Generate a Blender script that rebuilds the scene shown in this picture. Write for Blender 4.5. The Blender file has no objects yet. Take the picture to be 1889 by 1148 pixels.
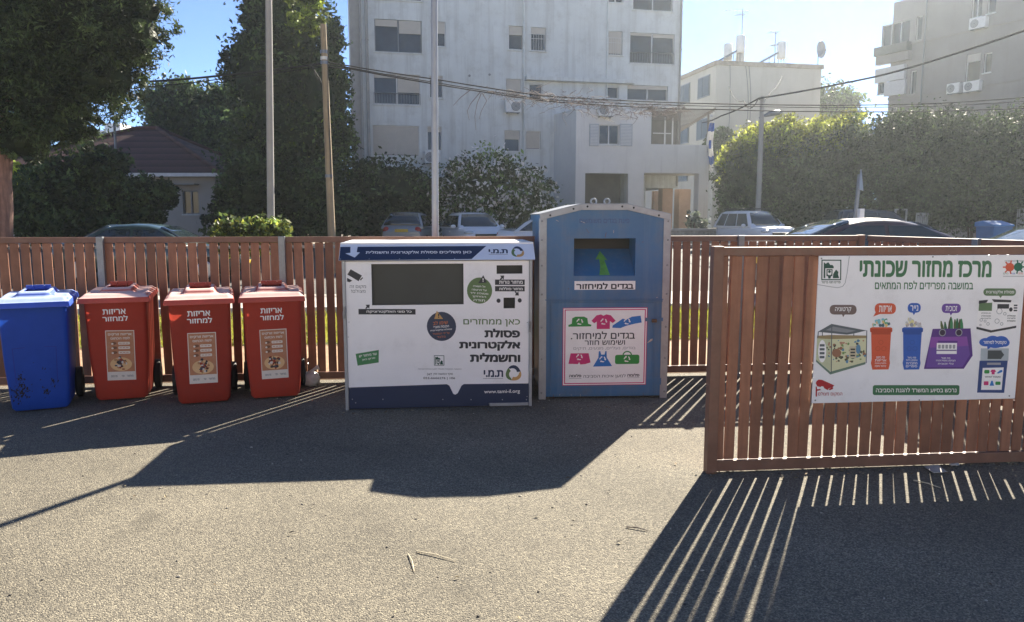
import bpy, math, random
import numpy as np
from mathutils import Vector, Matrix
from mathutils.geometry import delaunay_2d_cdt

# ------------------------------------------------------------------ camera, sky, sun, exposure
SC = bpy.context.scene
COL = SC.collection
R = math.radians
FPX, CU, CV, PITCH, CAMH = 1400.0, 944.5, 574.0, R(7.1), 1.6
cam = bpy.data.cameras.new('camera')
cam.sensor_width = 36.0
cam.lens = 36.0 * FPX / 1889.0
cam.clip_start, cam.clip_end = 0.05, 3000
camo = bpy.data.objects.new('camera', cam)
COL.objects.link(camo)
camo.location = (0, 0, CAMH)
camo.rotation_euler = (R(90) - PITCH, 0, 0)
SC.camera = camo

SUN_EL, SUN_AZ = R(33.0), R(25.6)
SUNV = Vector((math.sin(SUN_AZ) * math.cos(SUN_EL), math.cos(SUN_AZ) * math.cos(SUN_EL), math.sin(SUN_EL)))
W = bpy.data.worlds.new('World')
SC.world = W
W.use_nodes = True
sky = W.node_tree.nodes.new('ShaderNodeTexSky')
sky.sky_type = 'NISHITA'
sky.sun_disc = False
sky.sun_elevation = SUN_EL
sky.sun_rotation = SUN_AZ
sky.air_density, sky.dust_density, sky.ozone_density = 0.5, 0.0, 3.0
sky.altitude = 2500
bgn = W.node_tree.nodes['Background']
W.node_tree.links.new(sky.outputs[0], bgn.inputs[0])
bgn.inputs[1].default_value = 0.078
sl = bpy.data.lights.new('sun', 'SUN')
sl.energy = 4.7
sl.angle = R(0.53)
sl.color = (1.0, 0.91, 0.76)
so = bpy.data.objects.new('sun', sl)
COL.objects.link(so)
so.rotation_euler = (-SUNV).to_track_quat('-Z', 'Y').to_euler()
so.location = SUNV * 60
SC.view_settings.view_transform = 'Standard'
SC.view_settings.look = 'None'
SC.view_settings.gamma = 1
SC.view_settings.exposure = 1.95
SC.cycles.max_bounces = 8
SC.cycles.transparent_max_bounces = 16
SC.cycles.volume_bounces = 0
SC.cycles.use_denoising = True

random.seed(7)
RNG = np.random.default_rng(11)
CT, ST = math.cos(PITCH), math.sin(PITCH)


def ray(u, v):
    a, b = (u - CU) / FPX, (CV - v) / FPX
    return Vector((a, CT + b * ST, -ST + b * CT))


def P(u, v, Y):
    """the point at ground distance Y that the photograph shows at pixel u, v"""
    d = ray(u, v)
    return Vector((0, 0, CAMH)) + d * (Y / d.y)


def G(u, v, z=0.0):
    d = ray(u, v)
    return Vector((0, 0, CAMH)) + d * ((z - CAMH) / d.z)


def pxm(Y):
    return FPX / (Y * CT)


# ------------------------------------------------------------------ materials
def lin(r, g, b):
    f = lambda c: (c / 255 / 12.92) if c <= 10 else ((c / 255 + 0.055) / 1.055) ** 2.4
    return (f(r), f(g), f(b))


MATS = {}


def mat(name, col, rough=0.6, metal=0.0, var=0.12, scale=6.0, bump=0.0, bscale=40.0, spec=0.4, streak=None, trans=0.0,
        coat=0.0, dirt=None, island=0.0, sunlit_top=None):
    """procedural material: base colour broken up by two noises, optional vertical streaks, dirt patches, bump, translucency"""
    if name in MATS:
        return MATS[name]
    m = bpy.data.materials.new(name)
    m.use_nodes = True
    nt = m.node_tree
    N, L = nt.nodes, nt.links
    b = N['Principled BSDF']
    b.inputs['Roughness'].default_value = rough
    b.inputs['Metallic'].default_value = metal
    b.inputs['Specular IOR Level'].default_value = spec
    if coat:
        b.inputs['Coat Weight'].default_value = coat
        b.inputs['Coat Roughness'].default_value = 0.08
    tc = N.new('ShaderNodeTexCoord')
    n1 = N.new('ShaderNodeTexNoise')
    n1.inputs['Scale'].default_value = scale
    n1.inputs['Detail'].default_value = 6
    n1.inputs['Roughness'].default_value = 0.65
    L.new(tc.outputs['Object'], n1.inputs['Vector'])
    mr = N.new('ShaderNodeMapRange')
    mr.inputs['From Min'].default_value, mr.inputs['From Max'].default_value = 0.3, 0.7
    mr.inputs['To Min'].default_value, mr.inputs['To Max'].default_value = 1 - var, 1 + var
    L.new(n1.outputs['Fac'], mr.inputs['Value'])
    mx = N.new('ShaderNodeVectorMath')
    mx.operation = 'SCALE'
    mx.inputs[0].default_value = col
    L.new(mr.outputs[0], mx.inputs['Scale'])
    out = mx.outputs[0]
    if island:
        ge = N.new('ShaderNodeNewGeometry')
        m2 = N.new('ShaderNodeMapRange')
        m2.inputs['To Min'].default_value, m2.inputs['To Max'].default_value = 1 - island, 1 + island
        L.new(ge.outputs['Random Per Island'], m2.inputs['Value'])
        v2 = N.new('ShaderNodeVectorMath')
        v2.operation = 'SCALE'
        L.new(out, v2.inputs[0])
        L.new(m2.outputs[0], v2.inputs['Scale'])
        out = v2.outputs[0]
    for spec_, (sx, sy, sz), in ((streak, (1, 1, 0.06)), (dirt, (1, 1, 1))):
        if not spec_:
            continue
        c2, sc2, lo, hi, amt = spec_
        mp = N.new('ShaderNodeMapping')
        mp.inputs['Scale'].default_value = (sx, sy, sz)
        L.new(tc.outputs['Object'], mp.inputs['Vector'])
        n2 = N.new('ShaderNodeTexNoise')
        n2.inputs['Scale'].default_value = sc2
        n2.inputs['Detail'].default_value = 8
        n2.inputs['Roughness'].default_value = 0.7
        L.new(mp.outputs[0], n2.inputs['Vector'])
        r2 = N.new('ShaderNodeMapRange')
        r2.inputs['From Min'].default_value, r2.inputs['From Max'].default_value = lo, hi
        r2.inputs['To Max'].default_value = amt
        L.new(n2.outputs['Fac'], r2.inputs['Value'])
        mi = N.new('ShaderNodeMix')
        mi.data_type = 'RGBA'
        L.new(r2.outputs[0], mi.inputs['Factor'])
        L.new(out, mi.inputs['A'])
        mi.inputs['B'].default_value = (*c2, 1)
        out = mi.outputs['Result']
    if sunlit_top:                                          # level faces whitened: sunlight on bleached tops put into the colour
        c3, amt3 = sunlit_top
        gn = N.new('ShaderNodeNewGeometry')
        sx3 = N.new('ShaderNodeSeparateXYZ')
        L.new(gn.outputs['Normal'], sx3.inputs[0])
        r3 = N.new('ShaderNodeMapRange')
        r3.inputs['From Min'].default_value, r3.inputs['From Max'].default_value = 0.78, 0.92
        r3.inputs['To Max'].default_value = amt3
        L.new(sx3.outputs['Z'], r3.inputs['Value'])
        mm = N.new('ShaderNodeMath')
        mm.operation = 'MULTIPLY'
        L.new(r3.outputs[0], mm.inputs[0])
        L.new(mr.outputs[0], mm.inputs[1])
        m3 = N.new('ShaderNodeMix')
        m3.data_type = 'RGBA'
        L.new(mm.outputs[0], m3.inputs['Factor'])
        L.new(out, m3.inputs['A'])
        m3.inputs['B'].default_value = (*c3, 1)
        out = m3.outputs['Result']
    L.new(out, b.inputs['Base Color'])
    if bump:
        nb = N.new('ShaderNodeTexNoise')
        nb.inputs['Scale'].default_value = bscale
        nb.inputs['Detail'].default_value = 4
        L.new(tc.outputs['Object'], nb.inputs['Vector'])
        bp = N.new('ShaderNodeBump')
        bp.inputs['Strength'].default_value = bump
        bp.inputs['Distance'].default_value = 0.02
        L.new(nb.outputs['Fac'], bp.inputs['Height'])
        L.new(bp.outputs[0], b.inputs['Normal'])
    if trans:
        tr = N.new('ShaderNodeBsdfTranslucent')
        L.new(out, tr.inputs['Color'])
        ms = N.new('ShaderNodeMixShader')
        ms.inputs[0].default_value = trans
        L.new(b.outputs[0], ms.inputs[1])
        L.new(tr.outputs[0], ms.inputs[2])
        L.new(ms.outputs[0], N['Material Output'].inputs['Surface'])
    MATS[name] = m
    return m


def flat(name, rgb, rough=0.45):
    return mat('print_' + name, lin(*rgb), rough, var=0.04, scale=15, spec=0.3)


# ------------------------------------------------------------------ mesh collector
class MB:
    def __init__(self):
        self.v, self.f, self.m, self.s, self.mats = [], [], [], [], []

    def mi(self, m):
        if m not in self.mats:
            self.mats.append(m)
        return self.mats.index(m)

    def add(self, vs, fs, m, smooth=False):
        o = len(self.v)
        self.v += [tuple(p) for p in vs]
        k = self.mi(m)
        for f in fs:
            self.f.append([i + o for i in f])
            self.m.append(k)
            self.s.append(smooth)

    def box(self, c, s, m, rot=None):
        x, y, z = s[0] / 2, s[1] / 2, s[2] / 2
        vs = [Vector(p) for p in ((-x, -y, -z), (x, -y, -z), (x, y, -z), (-x, y, -z), (-x, -y, z), (x, -y, z), (x, y, z), (-x, y, z))]
        if rot is not None:
            vs = [rot @ p for p in vs]
        c = Vector(c)
        self.add([p + c for p in vs], [(0, 3, 2, 1), (4, 5, 6, 7), (0, 1, 5, 4), (1, 2, 6, 5), (2, 3, 7, 6), (3, 0, 4, 7)], m)

    def bb(self, x0, x1, y0, y1, z0, z1, m):
        self.box(((x0 + x1) / 2, (y0 + y1) / 2, (z0 + z1) / 2), (x1 - x0, y1 - y0, z1 - z0), m)

    def quad(self, a, b, c, d, m):
        self.add([a, b, c, d], [(0, 1, 2, 3)], m)

    def prism(self, pts, axis, a, b, m):
        """polygon (two coordinates each) extruded along axis from a to b"""
        def mk(p, t):
            return {'x': (t, p[0], p[1]), 'y': (p[0], t, p[1]), 'z': (p[0], p[1], t)}[axis]
        n = len(pts)
        vs = [mk(p, a) for p in pts] + [mk(p, b) for p in pts]
        fs = [list(range(n))[::-1], list(range(n, 2 * n))] + [(i, (i + 1) % n, n + (i + 1) % n, n + i) for i in range(n)]
        self.add(vs, fs, m)

    def tube(self, pts, r, m, seg=8, cap=True):
        pts = [Vector(p) for p in pts]
        n = len(pts)
        rs = r if isinstance(r, (list, tuple)) else [r] * n
        rings = []
        up = None
        for i, p in enumerate(pts):
            t = (pts[min(i + 1, n - 1)] - pts[max(i - 1, 0)])
            t = t.normalized() if t.length > 1e-9 else Vector((0, 0, 1))
            if up is None:
                up = Vector((0, 0, 1)) if abs(t.z) < 0.9 else Vector((1, 0, 0))
            e1 = t.cross(up)
            e1 = e1.normalized() if e1.length > 1e-6 else t.orthogonal().normalized()
            e2 = e1.cross(t)
            up = e2
            rings.append([p + (e1 * math.cos(a) + e2 * math.sin(a)) * rs[i] for a in [2 * math.pi * k / seg for k in range(seg)]])
        vs = [q for ring in rings for q in ring]
        fs = [(i * seg + k, i * seg + (k + 1) % seg, (i + 1) * seg + (k + 1) % seg, (i + 1) * seg + k) for i in range(n - 1) for k in range(seg)]
        self.add(vs, fs, m, True)
        if cap:
            self.add(rings[0], [list(range(seg))[::-1]], m)
            self.add(rings[-1], [list(range(seg))], m)

    def loft(self, rings, m, cap=True, smooth=True):
        k = len(rings[0])
        vs = [q for ring in rings for q in ring]
        fs = [(i * k + j, i * k + (j + 1) % k, (i + 1) * k + (j + 1) % k, (i + 1) * k + j) for i in range(len(rings) - 1) for j in range(k)]
        self.add(vs, fs, m, smooth)
        if cap:
            self.add(rings[0], [list(range(k))[::-1]], m)
            self.add(rings[-1], [list(range(k))], m)

    def sphere(self, c, r, m, nu=12, nv=8, noise=0.0, rng=None):
        c = Vector(c)
        r = r if isinstance(r, (tuple, list)) else (r, r, r)
        vs = []
        for i in range(nv + 1):
            th = math.pi * i / nv
            for j in range(nu):
                ph = 2 * math.pi * j / nu
                k = 1 + (rng.uniform(-noise, noise) if noise else 0)
                vs.append(c + Vector((math.sin(th) * math.cos(ph) * r[0], math.sin(th) * math.sin(ph) * r[1], math.cos(th) * r[2])) * k)
        fs = [(i * nu + j, (i + 1) * nu + j, (i + 1) * nu + (j + 1) % nu, i * nu + (j + 1) % nu) for i in range(nv) for j in range(nu)]
        self.add(vs, fs, m, True)

    def build(self, name, parent=None, loc=None, rotz=None, matrix=None, bevel=0.0, seg=2):
        me = bpy.data.meshes.new(name)
        me.from_pydata(self.v, [], self.f)
        for m in self.mats:
            me.materials.append(m)
        me.polygons.foreach_set('material_index', self.m)
        me.polygons.foreach_set('use_smooth', self.s)
        me.update()
        o = bpy.data.objects.new(name, me)
        COL.objects.link(o)
        if parent:
            o.parent = parent
        if matrix is not None:
            o.matrix_local = matrix
        if loc is not None:
            o.location = loc
        if rotz is not None:
            o.rotation_euler = (0, 0, rotz)
        if bevel:
            bm = o.modifiers.new('bevel', 'BEVEL')
            bm.width = bevel
            bm.segments = seg
            bm.limit_method = 'ANGLE'
            bm.angle_limit = R(35)
        return o


def tag(o, label, cat, group=None):
    o['label'] = label
    o['category'] = cat
    if group:
        o['group'] = group
    return o


def thing(name, label, cat, loc=(0, 0, 0), rotz=0.0, group=None):
    o = bpy.data.objects.new(name, None)
    o.empty_display_size = 0.2
    COL.objects.link(o)
    o.location = loc
    o.rotation_euler = (0, 0, rotz)
    return tag(o, label, cat, group)


def struct(o, kind='structure'):
    o['kind'] = kind
    return o


def kids(o):
    return [c for c in bpy.data.objects if c.parent == o]


def copy_tree(o, parent=None):
    c = o.copy()
    COL.objects.link(c)
    if parent:
        c.parent = parent
        c.matrix_parent_inverse = o.matrix_parent_inverse.copy()
    for ch in kids(o):
        copy_tree(ch, c)
    return c


# ------------------------------------------------------------------ lettering and flat printed artwork
_TXT = {}


def fill_outlines(vs, es):
    """triangles of the region whose winding number is not zero"""
    nxt, seen, loops = {}, set(), []
    adj = {}
    for a, b_ in es:
        adj.setdefault(a, []).append(b_)
        adj.setdefault(b_, []).append(a)
    for st in sorted(adj):
        if st in seen:
            continue
        loop, cur, prev = [], st, None
        while cur not in seen:
            seen.add(cur)
            loop.append(cur)
            n = [q for q in adj[cur] if q != prev and q not in seen]
            n.sort(key=lambda q: abs(q - cur))
            prev = cur
            if n:
                cur = n[0]
        loops.append(loop)
    # edges of a contour are stored in order, so vertex order gives its direction
    out = delaunay_2d_cdt([Vector(v) for v in vs], es, [], 0, 1e-5)
    V, F = out[0], out[2]
    P_ = np.array([[v[0], v[1]] for v in vs])
    keep = []
    if not F:
        return [], []
    C = np.array([[sum(V[i].x for i in f) / len(f), sum(V[i].y for i in f) / len(f)] for f in F])
    wn = np.zeros(len(C), dtype=int)
    for loop in loops:
        lo = sorted(loop)
        p = P_[lo]
        q = np.roll(p, -1, axis=0)
        for (x0, y0), (x1, y1) in zip(p, q):
            side = (x1 - x0) * (C[:, 1] - y0) - (C[:, 0] - x0) * (y1 - y0)
            wn += ((y0 <= C[:, 1]) & (y1 > C[:, 1]) & (side > 0)).astype(int)
            wn -= ((y0 > C[:, 1]) & (y1 <= C[:, 1]) & (side < 0)).astype(int)
    return [(v.x, v.y) for v in V], [tuple(f) for f, w_ in zip(F, wn) if w_ != 0]


def text_geo(s, bold):
    k = (s, bold)
    if k not in _TXT:
        cu = bpy.data.curves.new('t', 'FONT')
        heb = any('\u0590' <= c <= '\u05ff' for c in s)
        cu.body = s[::-1] if heb else s
        cu.resolution_u = 3
        cu.dimensions = '3D'                      # outlines only: letters made of overlapping strokes fill wrongly
        ob = bpy.data.objects.new('t', cu)
        COL.objects.link(ob)
        me = bpy.data.meshes.new_from_object(ob)
        vs, fs = fill_outlines([v.co.xy for v in me.vertices], [tuple(e.vertices) for e in me.edges])
        bpy.data.objects.remove(ob)
        bpy.data.meshes.remove(me)
        bpy.data.curves.remove(cu)
        xs, ys = [p[0] for p in vs], [p[1] for p in vs]
        _TXT[k] = (vs, fs, min(xs), max(xs), min(ys), max(ys))
    return _TXT[k]


class Art(MB):
    """flat print laid on a panel; fn maps drawing coordinates (y down) to panel x, z; the print faces -y, layers 0.6 mm apart"""

    def __init__(self, fn):
        super().__init__()
        self.fn = fn

    def pt(self, x, y, lay):
        a, b = self.fn(x, y)
        return (a, -0.0006 * lay, b)

    def poly(self, pts, m, lay=1):
        vs = [self.pt(x, y, lay) for x, y in pts]
        a = sum(vs[i][0] * vs[(i + 1) % len(vs)][2] - vs[(i + 1) % len(vs)][0] * vs[i][2] for i in range(len(vs)))
        f = list(range(len(vs)))
        self.add(vs, [f if a > 0 else f[::-1]], m)

    def rect(self, x0, y0, x1, y1, m, lay=1):
        self.poly([(x0, y0), (x1, y0), (x1, y1), (x0, y1)], m, lay)

    def ell(self, cx, cy, rx, ry, m, lay=1, n=28):
        self.poly([(cx + rx * math.cos(2 * math.pi * k / n), cy + ry * math.sin(2 * math.pi * k / n)) for k in range(n)], m, lay)

    def rrect(self, x0, y0, x1, y1, r, m, lay=1):
        pts = []
        for cx, cy, a0 in ((x1 - r, y1 - r, 0), (x0 + r, y1 - r, 90), (x0 + r, y0 + r, 180), (x1 - r, y0 + r, 270)):
            pts += [(cx + r * math.cos(R(a0 + t)), cy + r * math.sin(R(a0 + t))) for t in (0, 30, 60, 90)]
        self.poly(pts, m, lay)

    def frame(self, x0, y0, x1, y1, w, m, lay=1):
        self.rect(x0, y0, x1, y0 + w, m, lay)
        self.rect(x0, y1 - w, x1, y1, m, lay)
        self.rect(x0, y0 + w, x0 + w, y1 - w, m, lay)
        self.rect(x1 - w, y0 + w, x1, y1 - w, m, lay)

    def line(self, x0, y0, x1, y1, w, m, lay=1):
        dx, dy = x1 - x0, y1 - y0
        l = math.hypot(dx, dy) or 1
        nx, ny = -dy / l * w / 2, dx / l * w / 2
        self.poly([(x0 + nx, y0 + ny), (x1 + nx, y1 + ny), (x1 - nx, y1 - ny), (x0 - nx, y0 - ny)], m, lay)

    def ring(self, cx, cy, r, w, m, lay=1, a0=0, a1=360, n=24):
        for k in range(n):
            t0, t1 = R(a0 + (a1 - a0) * k / n), R(a0 + (a1 - a0) * (k + 1) / n)
            self.poly([(cx + (r - w) * math.cos(t0), cy + (r - w) * math.sin(t0)), (cx + r * math.cos(t0), cy + r * math.sin(t0)),
                       (cx + r * math.cos(t1), cy + r * math.sin(t1)), (cx + (r - w) * math.cos(t1), cy + (r - w) * math.sin(t1))], m, lay)

    def text(self, s, x0, y0, x1, y1, m, bold=0.02, lay=3, tilt=0.0):
        vs, fs, a0, a1, b0, b1 = text_geo(s, 0.0)
        # heavier lettering: the outline laid down again, shifted a little, each copy a hair above the last
        sh = [(0, 0)] if bold < 0.009 else [(-1, 0), (1, 0), (0, -1), (0, 1)] if bold < 0.03 else [(-1, -.6), (1, -.6), (-1, .6), (1, .6), (0, 0), (0, -1), (0, 1)]
        g = bold if len(sh) > 1 else 0.0
        a0, a1, b0, b1 = a0 - g, a1 + g, b0 - g, b1 + g
        for k, (sx, sy) in enumerate(sh):
            out = []
            for x, y in vs:
                X = x0 + (x + sx * g - a0) / (a1 - a0) * (x1 - x0)
                Y = y1 - (y + sy * g - b0) / (b1 - b0) * (y1 - y0)
                out.append(self.pt(X, Y + tilt * (X - (x0 + x1) / 2), lay + 0.06 * k))
            self.add(out, fs, m)

    def recycle(self, cx, cy, r, m, lay=3):
        for k in range(3):
            a = R(-90 + 120 * k)
            def q(px, py):
                return (cx + r * (px * math.cos(a) - py * math.sin(a)), cy + r * (px * math.sin(a) + py * math.cos(a)))
            # one limb of the triangle with its arrow head
            self.poly([q(0.95, -0.38), q(0.55, -0.38), q(0.1, -0.72), q(-0.15, -0.98), q(0.22, -1.05), q(0.62, -0.78), q(0.95, -0.38)][:-1], m, lay)
            self.poly([q(1.05, -0.1), q(0.4, -0.2), q(0.98, -0.66)], m, lay)


def swirl(A, cx, cy, r, cols, lay=2):
    """three-piece rounded shield emblem turning about a white star"""
    for k, c in enumerate(cols):
        a = R(-75 + 120 * k)
        pts = []
        for t in range(0, 9):
            th = a + R(-62 + 124 * t / 8)
            rr = r * (1.0 + 0.06 * math.cos(3 * (th - R(30))))
            pts.append((cx + rr * math.cos(th), cy + rr * math.sin(th)))
        for t in range(8, -1, -1):
            th = a + R(-50 + 104 * t / 8)
            rr = r * (0.46 + 0.26 * (1 - t / 8))
            pts.append((cx + rr * math.cos(th), cy + rr * math.sin(th)))
        A.poly(pts, c, lay)


# ------------------------------------------------------------------ palette
M_WOOD = mat('composite_wood', (0.258, 0.116, 0.066), 0.62, var=0.22, scale=5, streak=((0.15, 0.064, 0.04), 30, 0.42, 0.75, 0.55), bump=0.08, bscale=90, island=0.28)
M_RAIL = mat('brown_rail', (0.19, 0.096, 0.064), 0.55, var=0.18, scale=8, dirt=((0.2, 0.15, 0.11), 9, 0.52, 0.8, 0.5))
M_STEEL = mat('galvanised_steel', (0.21, 0.225, 0.245), 0.42, 0.6, var=0.16, scale=14, dirt=((0.2, 0.19, 0.17), 12, 0.55, 0.8, 0.5))
M_ALU = mat('aluminium', (0.30, 0.325, 0.36), 0.45, 0.45, var=0.12, scale=10, dirt=((0.22, 0.2, 0.17), 7, 0.52, 0.8, 0.5))
M_RED = mat('red_plastic', (0.42, 0.054, 0.034), 0.5, spec=0.2, var=0.08, scale=5, trans=0.28, bump=0.03, bscale=120, dirt=((0.26, 0.05, 0.04), 5, 0.5, 0.72, 0.6))
M_REDL = mat('red_lid_plastic', (0.40, 0.050, 0.034), 0.45, spec=0.4, var=0.14, scale=9, bump=0.03, bscale=120, sunlit_top=((0.74, 0.52, 0.46), 0.85))
M_BLUE = mat('blue_plastic', (0.014, 0.072, 0.42), 0.45, spec=0.25, var=0.08, scale=5, trans=0.22, bump=0.03, bscale=120)
M_BLUEL = mat('blue_lid_plastic', (0.018, 0.075, 0.50), 0.45, spec=0.4, var=0.12, scale=9, bump=0.03, bscale=120, sunlit_top=((0.50, 0.60, 0.74), 0.75))
M_RUB = mat('black_rubber', (0.012, 0.012, 0.013), 0.6, var=0.2, scale=14)
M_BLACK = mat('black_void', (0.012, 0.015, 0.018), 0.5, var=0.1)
M_FLAP = mat('dark_rubber_flap', (0.022, 0.030, 0.034), 0.38, var=0.15, scale=3)
M_WHITEP = mat('white_sheet_print', (0.80, 0.80, 0.81), 0.36, var=0.04, scale=3, dirt=((0.44, 0.43, 0.42), 5, 0.55, 0.85, 0.45))
M_NAVY = mat('print_navy', (0.014, 0.028, 0.075), 0.36, var=0.08, scale=5)
M_INK = mat('print_ink', (0.016, 0.020, 0.032), 0.42, var=0.05)
M_GREEN = mat('print_green', (0.045, 0.20, 0.075), 0.42, var=0.06)
M_OLIVE = mat('print_olive', (0.095, 0.17, 0.06), 0.42, var=0.08)
M_GOLD = mat('print_gold', (0.50, 0.29, 0.10), 0.42, var=0.08)
M_PAPER = mat('print_white', (0.84, 0.83, 0.82), 0.42, var=0.04)
M_GREY = flat('grey', (150, 152, 156))
M_CBLUE = mat('weathered_blue_steel', (0.038, 0.138, 0.29), 0.40, var=0.16, scale=2, dirt=((0.09, 0.13, 0.18), 4, 0.46, 0.70, 0.75), streak=((0.15, 0.23, 0.34), 9, 0.52, 0.75, 0.5), bump=0.12, bscale=5)  # lighter streaks are sheen put into the colour, over real weathering
M_GLASS = mat('dark_glass', (0.022, 0.030, 0.038), 0.06, var=0.05, spec=0.8)


for _m in (M_RED, M_REDL):
    _nt = _m.node_tree
    _oi = _nt.nodes.new('ShaderNodeObjectInfo')
    _hs = _nt.nodes.new('ShaderNodeHueSaturation')
    _mp = _nt.nodes.new('ShaderNodeMapRange')
    _mp.inputs['To Min'].default_value, _mp.inputs['To Max'].default_value = 0.86, 1.16
    _nt.links.new(_oi.outputs['Random'], _mp.inputs['Value'])
    _nt.links.new(_mp.outputs[0], _hs.inputs['Value'])
    _bc = _nt.nodes['Principled BSDF'].inputs['Base Color']
    _nt.links.new(_bc.links[0].from_socket, _hs.inputs['Color'])
    _nt.links.new(_hs.outputs[0], _bc)


def rrect_ring(hw, yf, yb, rad, z, n=4):
    out = []
    for cx, cy, a0 in ((hw - rad, yb - rad, 0), (-hw + rad, yb - rad, 90), (-hw + rad, yf + rad, 180), (hw - rad, yf + rad, 270)):
        for k in range(n):
            a = R(a0 + 90 * k / (n - 1))
            out.append(Vector((cx + rad * math.cos(a), cy + rad * math.sin(a), z)))
    return out


def wall_holes(mb, x0, x1, z0, z1, holes, m, y=0.0, depth=0.1, mrev=None):
    """sheet facing -y with rectangular openings and their reveals"""
    xs = sorted({x0, x1} | {min(max(h[k], x0), x1) for h in holes for k in (0, 1)})
    zs = sorted({z0, z1} | {min(max(h[k], z0), z1) for h in holes for k in (2, 3)})
    for i in range(len(xs) - 1):
        for j in range(len(zs) - 1):
            cx, cz = (xs[i] + xs[i + 1]) / 2, (zs[j] + zs[j + 1]) / 2
            if any(h[0] < cx < h[1] and h[2] < cz < h[3] for h in holes):
                continue
            mb.quad((xs[i], y, zs[j]), (xs[i + 1], y, zs[j]), (xs[i + 1], y, zs[j + 1]), (xs[i], y, zs[j + 1]), m)
    mr = mrev or m
    for a, b, c, d in holes:
        mb.quad((a, y, c), (b, y, c), (b, y + depth, c), (a, y + depth, c), mr)
        mb.quad((a, y + depth, d), (b, y + depth, d), (b, y, d), (a, y, d), mr)
        mb.quad((a, y, c), (a, y + depth, c), (a, y + depth, d), (a, y, d), mr)
        mb.quad((b, y + depth, c), (b, y, c), (b, y, d), (b, y + depth, d), mr)


# ------------------------------------------------------------------ the ground
def asphalt(name, base, lo, hi, vs, patch, bump=0.9):
    m = bpy.data.materials.new(name)
    m.use_nodes = True
    nt = m.node_tree
    N, L = nt.nodes, nt.links
    b = N['Principled BSDF']
    b.inputs['Roughness'].default_value = 0.85
    b.inputs['Specular IOR Level'].default_value = 0.3
    tc = N.new('ShaderNodeTexCoord')
    vo = N.new('ShaderNodeTexVoronoi')
    vo.inputs['Scale'].default_value = vs
    vo.inputs['Randomness'].default_value = 1
    L.new(tc.outputs['Object'], vo.inputs['Vector'])
    cr = N.new('ShaderNodeValToRGB')
    cr.color_ramp.elements[0].position, cr.color_ramp.elements[0].color = 0.0, (*lo, 1)
    cr.color_ramp.elements[1].position, cr.color_ramp.elements[1].color = 1.0, (*hi, 1)
    e = cr.color_ramp.elements.new(0.55)
    e.color = (*base, 1)
    sp = N.new('ShaderNodeSeparateColor')
    L.new(vo.outputs['Color'], sp.inputs[0])
    L.new(sp.outputs[0], cr.inputs[0])
    n1 = N.new('ShaderNodeTexNoise')
    n1.inputs['Scale'].default_value, n1.inputs['Detail'].default_value = 0.9, 7
    L.new(tc.outputs['Object'], n1.inputs['Vector'])
    mr = N.new('ShaderNodeMapRange')
    mr.inputs['From Min'].default_value, mr.inputs['From Max'].default_value = 0.3, 0.7
    mr.inputs['To Min'].default_value, mr.inputs['To Max'].default_value = 1 - patch, 1 + patch
    L.new(n1.outputs['Fac'], mr.inputs[0])
    sc = N.new('ShaderNodeVectorMath')
    sc.operation = 'SCALE'
    L.new(cr.outputs[0], sc.inputs[0])
    L.new(mr.outputs[0], sc.inputs['Scale'])
    # dark stains and dusty patches with their own outlines
    n3 = N.new('ShaderNodeTexNoise')
    n3.inputs['Scale'].default_value, n3.inputs['Detail'].default_value = 2.2, 9
    L.new(tc.outputs['Object'], n3.inputs['Vector'])
    r3 = N.new('ShaderNodeMapRange')
    r3.inputs['From Min'].default_value, r3.inputs['From Max'].default_value = 0.62, 0.72
    r3.inputs['To Max'].default_value = 0.5
    L.new(n3.outputs['Fac'], r3.inputs[0])
    mi = N.new('ShaderNodeMix')
    mi.data_type = 'RGBA'
    L.new(r3.outputs[0], mi.inputs['Factor'])
    L.new(sc.outputs[0], mi.inputs['A'])
    mi.inputs['B'].default_value = (*[c * 0.55 for c in base], 1)
    L.new(mi.outputs['Result'], b.inputs['Base Color'])
    n2 = N.new('ShaderNodeTexNoise')
    n2.inputs['Scale'].default_value, n2.inputs['Detail'].default_value = vs * 0.7, 3
    L.new(tc.outputs['Object'], n2.inputs['Vector'])
    ad = N.new('ShaderNodeMath')
    ad.operation = 'MULTIPLY_ADD'
    L.new(vo.outputs['Distance'], ad.inputs[0])
    ad.inputs[1].default_value = -0.8
    L.new(n2.outputs['Fac'], ad.inputs[2])
    bp = N.new('ShaderNodeBump')
    bp.inputs['Strength'].default_value = bump
    bp.inputs['Distance'].default_value = 0.012
    L.new(ad.outputs[0], bp.inputs['Height'])
    L.new(bp.outputs[0], b.inputs['Normal'])
    return m


M_ASPH = asphalt('worn_asphalt', (0.155, 0.138, 0.106), (0.078, 0.071, 0.057), (0.285, 0.252, 0.184), 155, 0.22, 0.55)
M_ROAD = asphalt('road_asphalt', (0.10, 0.097, 0.092), (0.05, 0.048, 0.046), (0.16, 0.15, 0.14), 60, 0.12, 0.4)
M_EARTH = mat('dry_earth', (0.34, 0.22, 0.13), 0.9, var=0.3, scale=3, bump=0.5, bscale=20)
M_PAVE = mat('pale_paving', (0.42, 0.38, 0.33), 0.85, var=0.12, scale=2, bump=0.1)
M_KERB = mat('kerb_stone', (0.55, 0.53, 0.49), 0.8, var=0.12, scale=4)


def sheet(name, pts, z, m):
    b = MB()
    b.add([(x, y, z) for x, y in pts], [list(range(len(pts)))], m)
    return struct(b.build(name))


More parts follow.
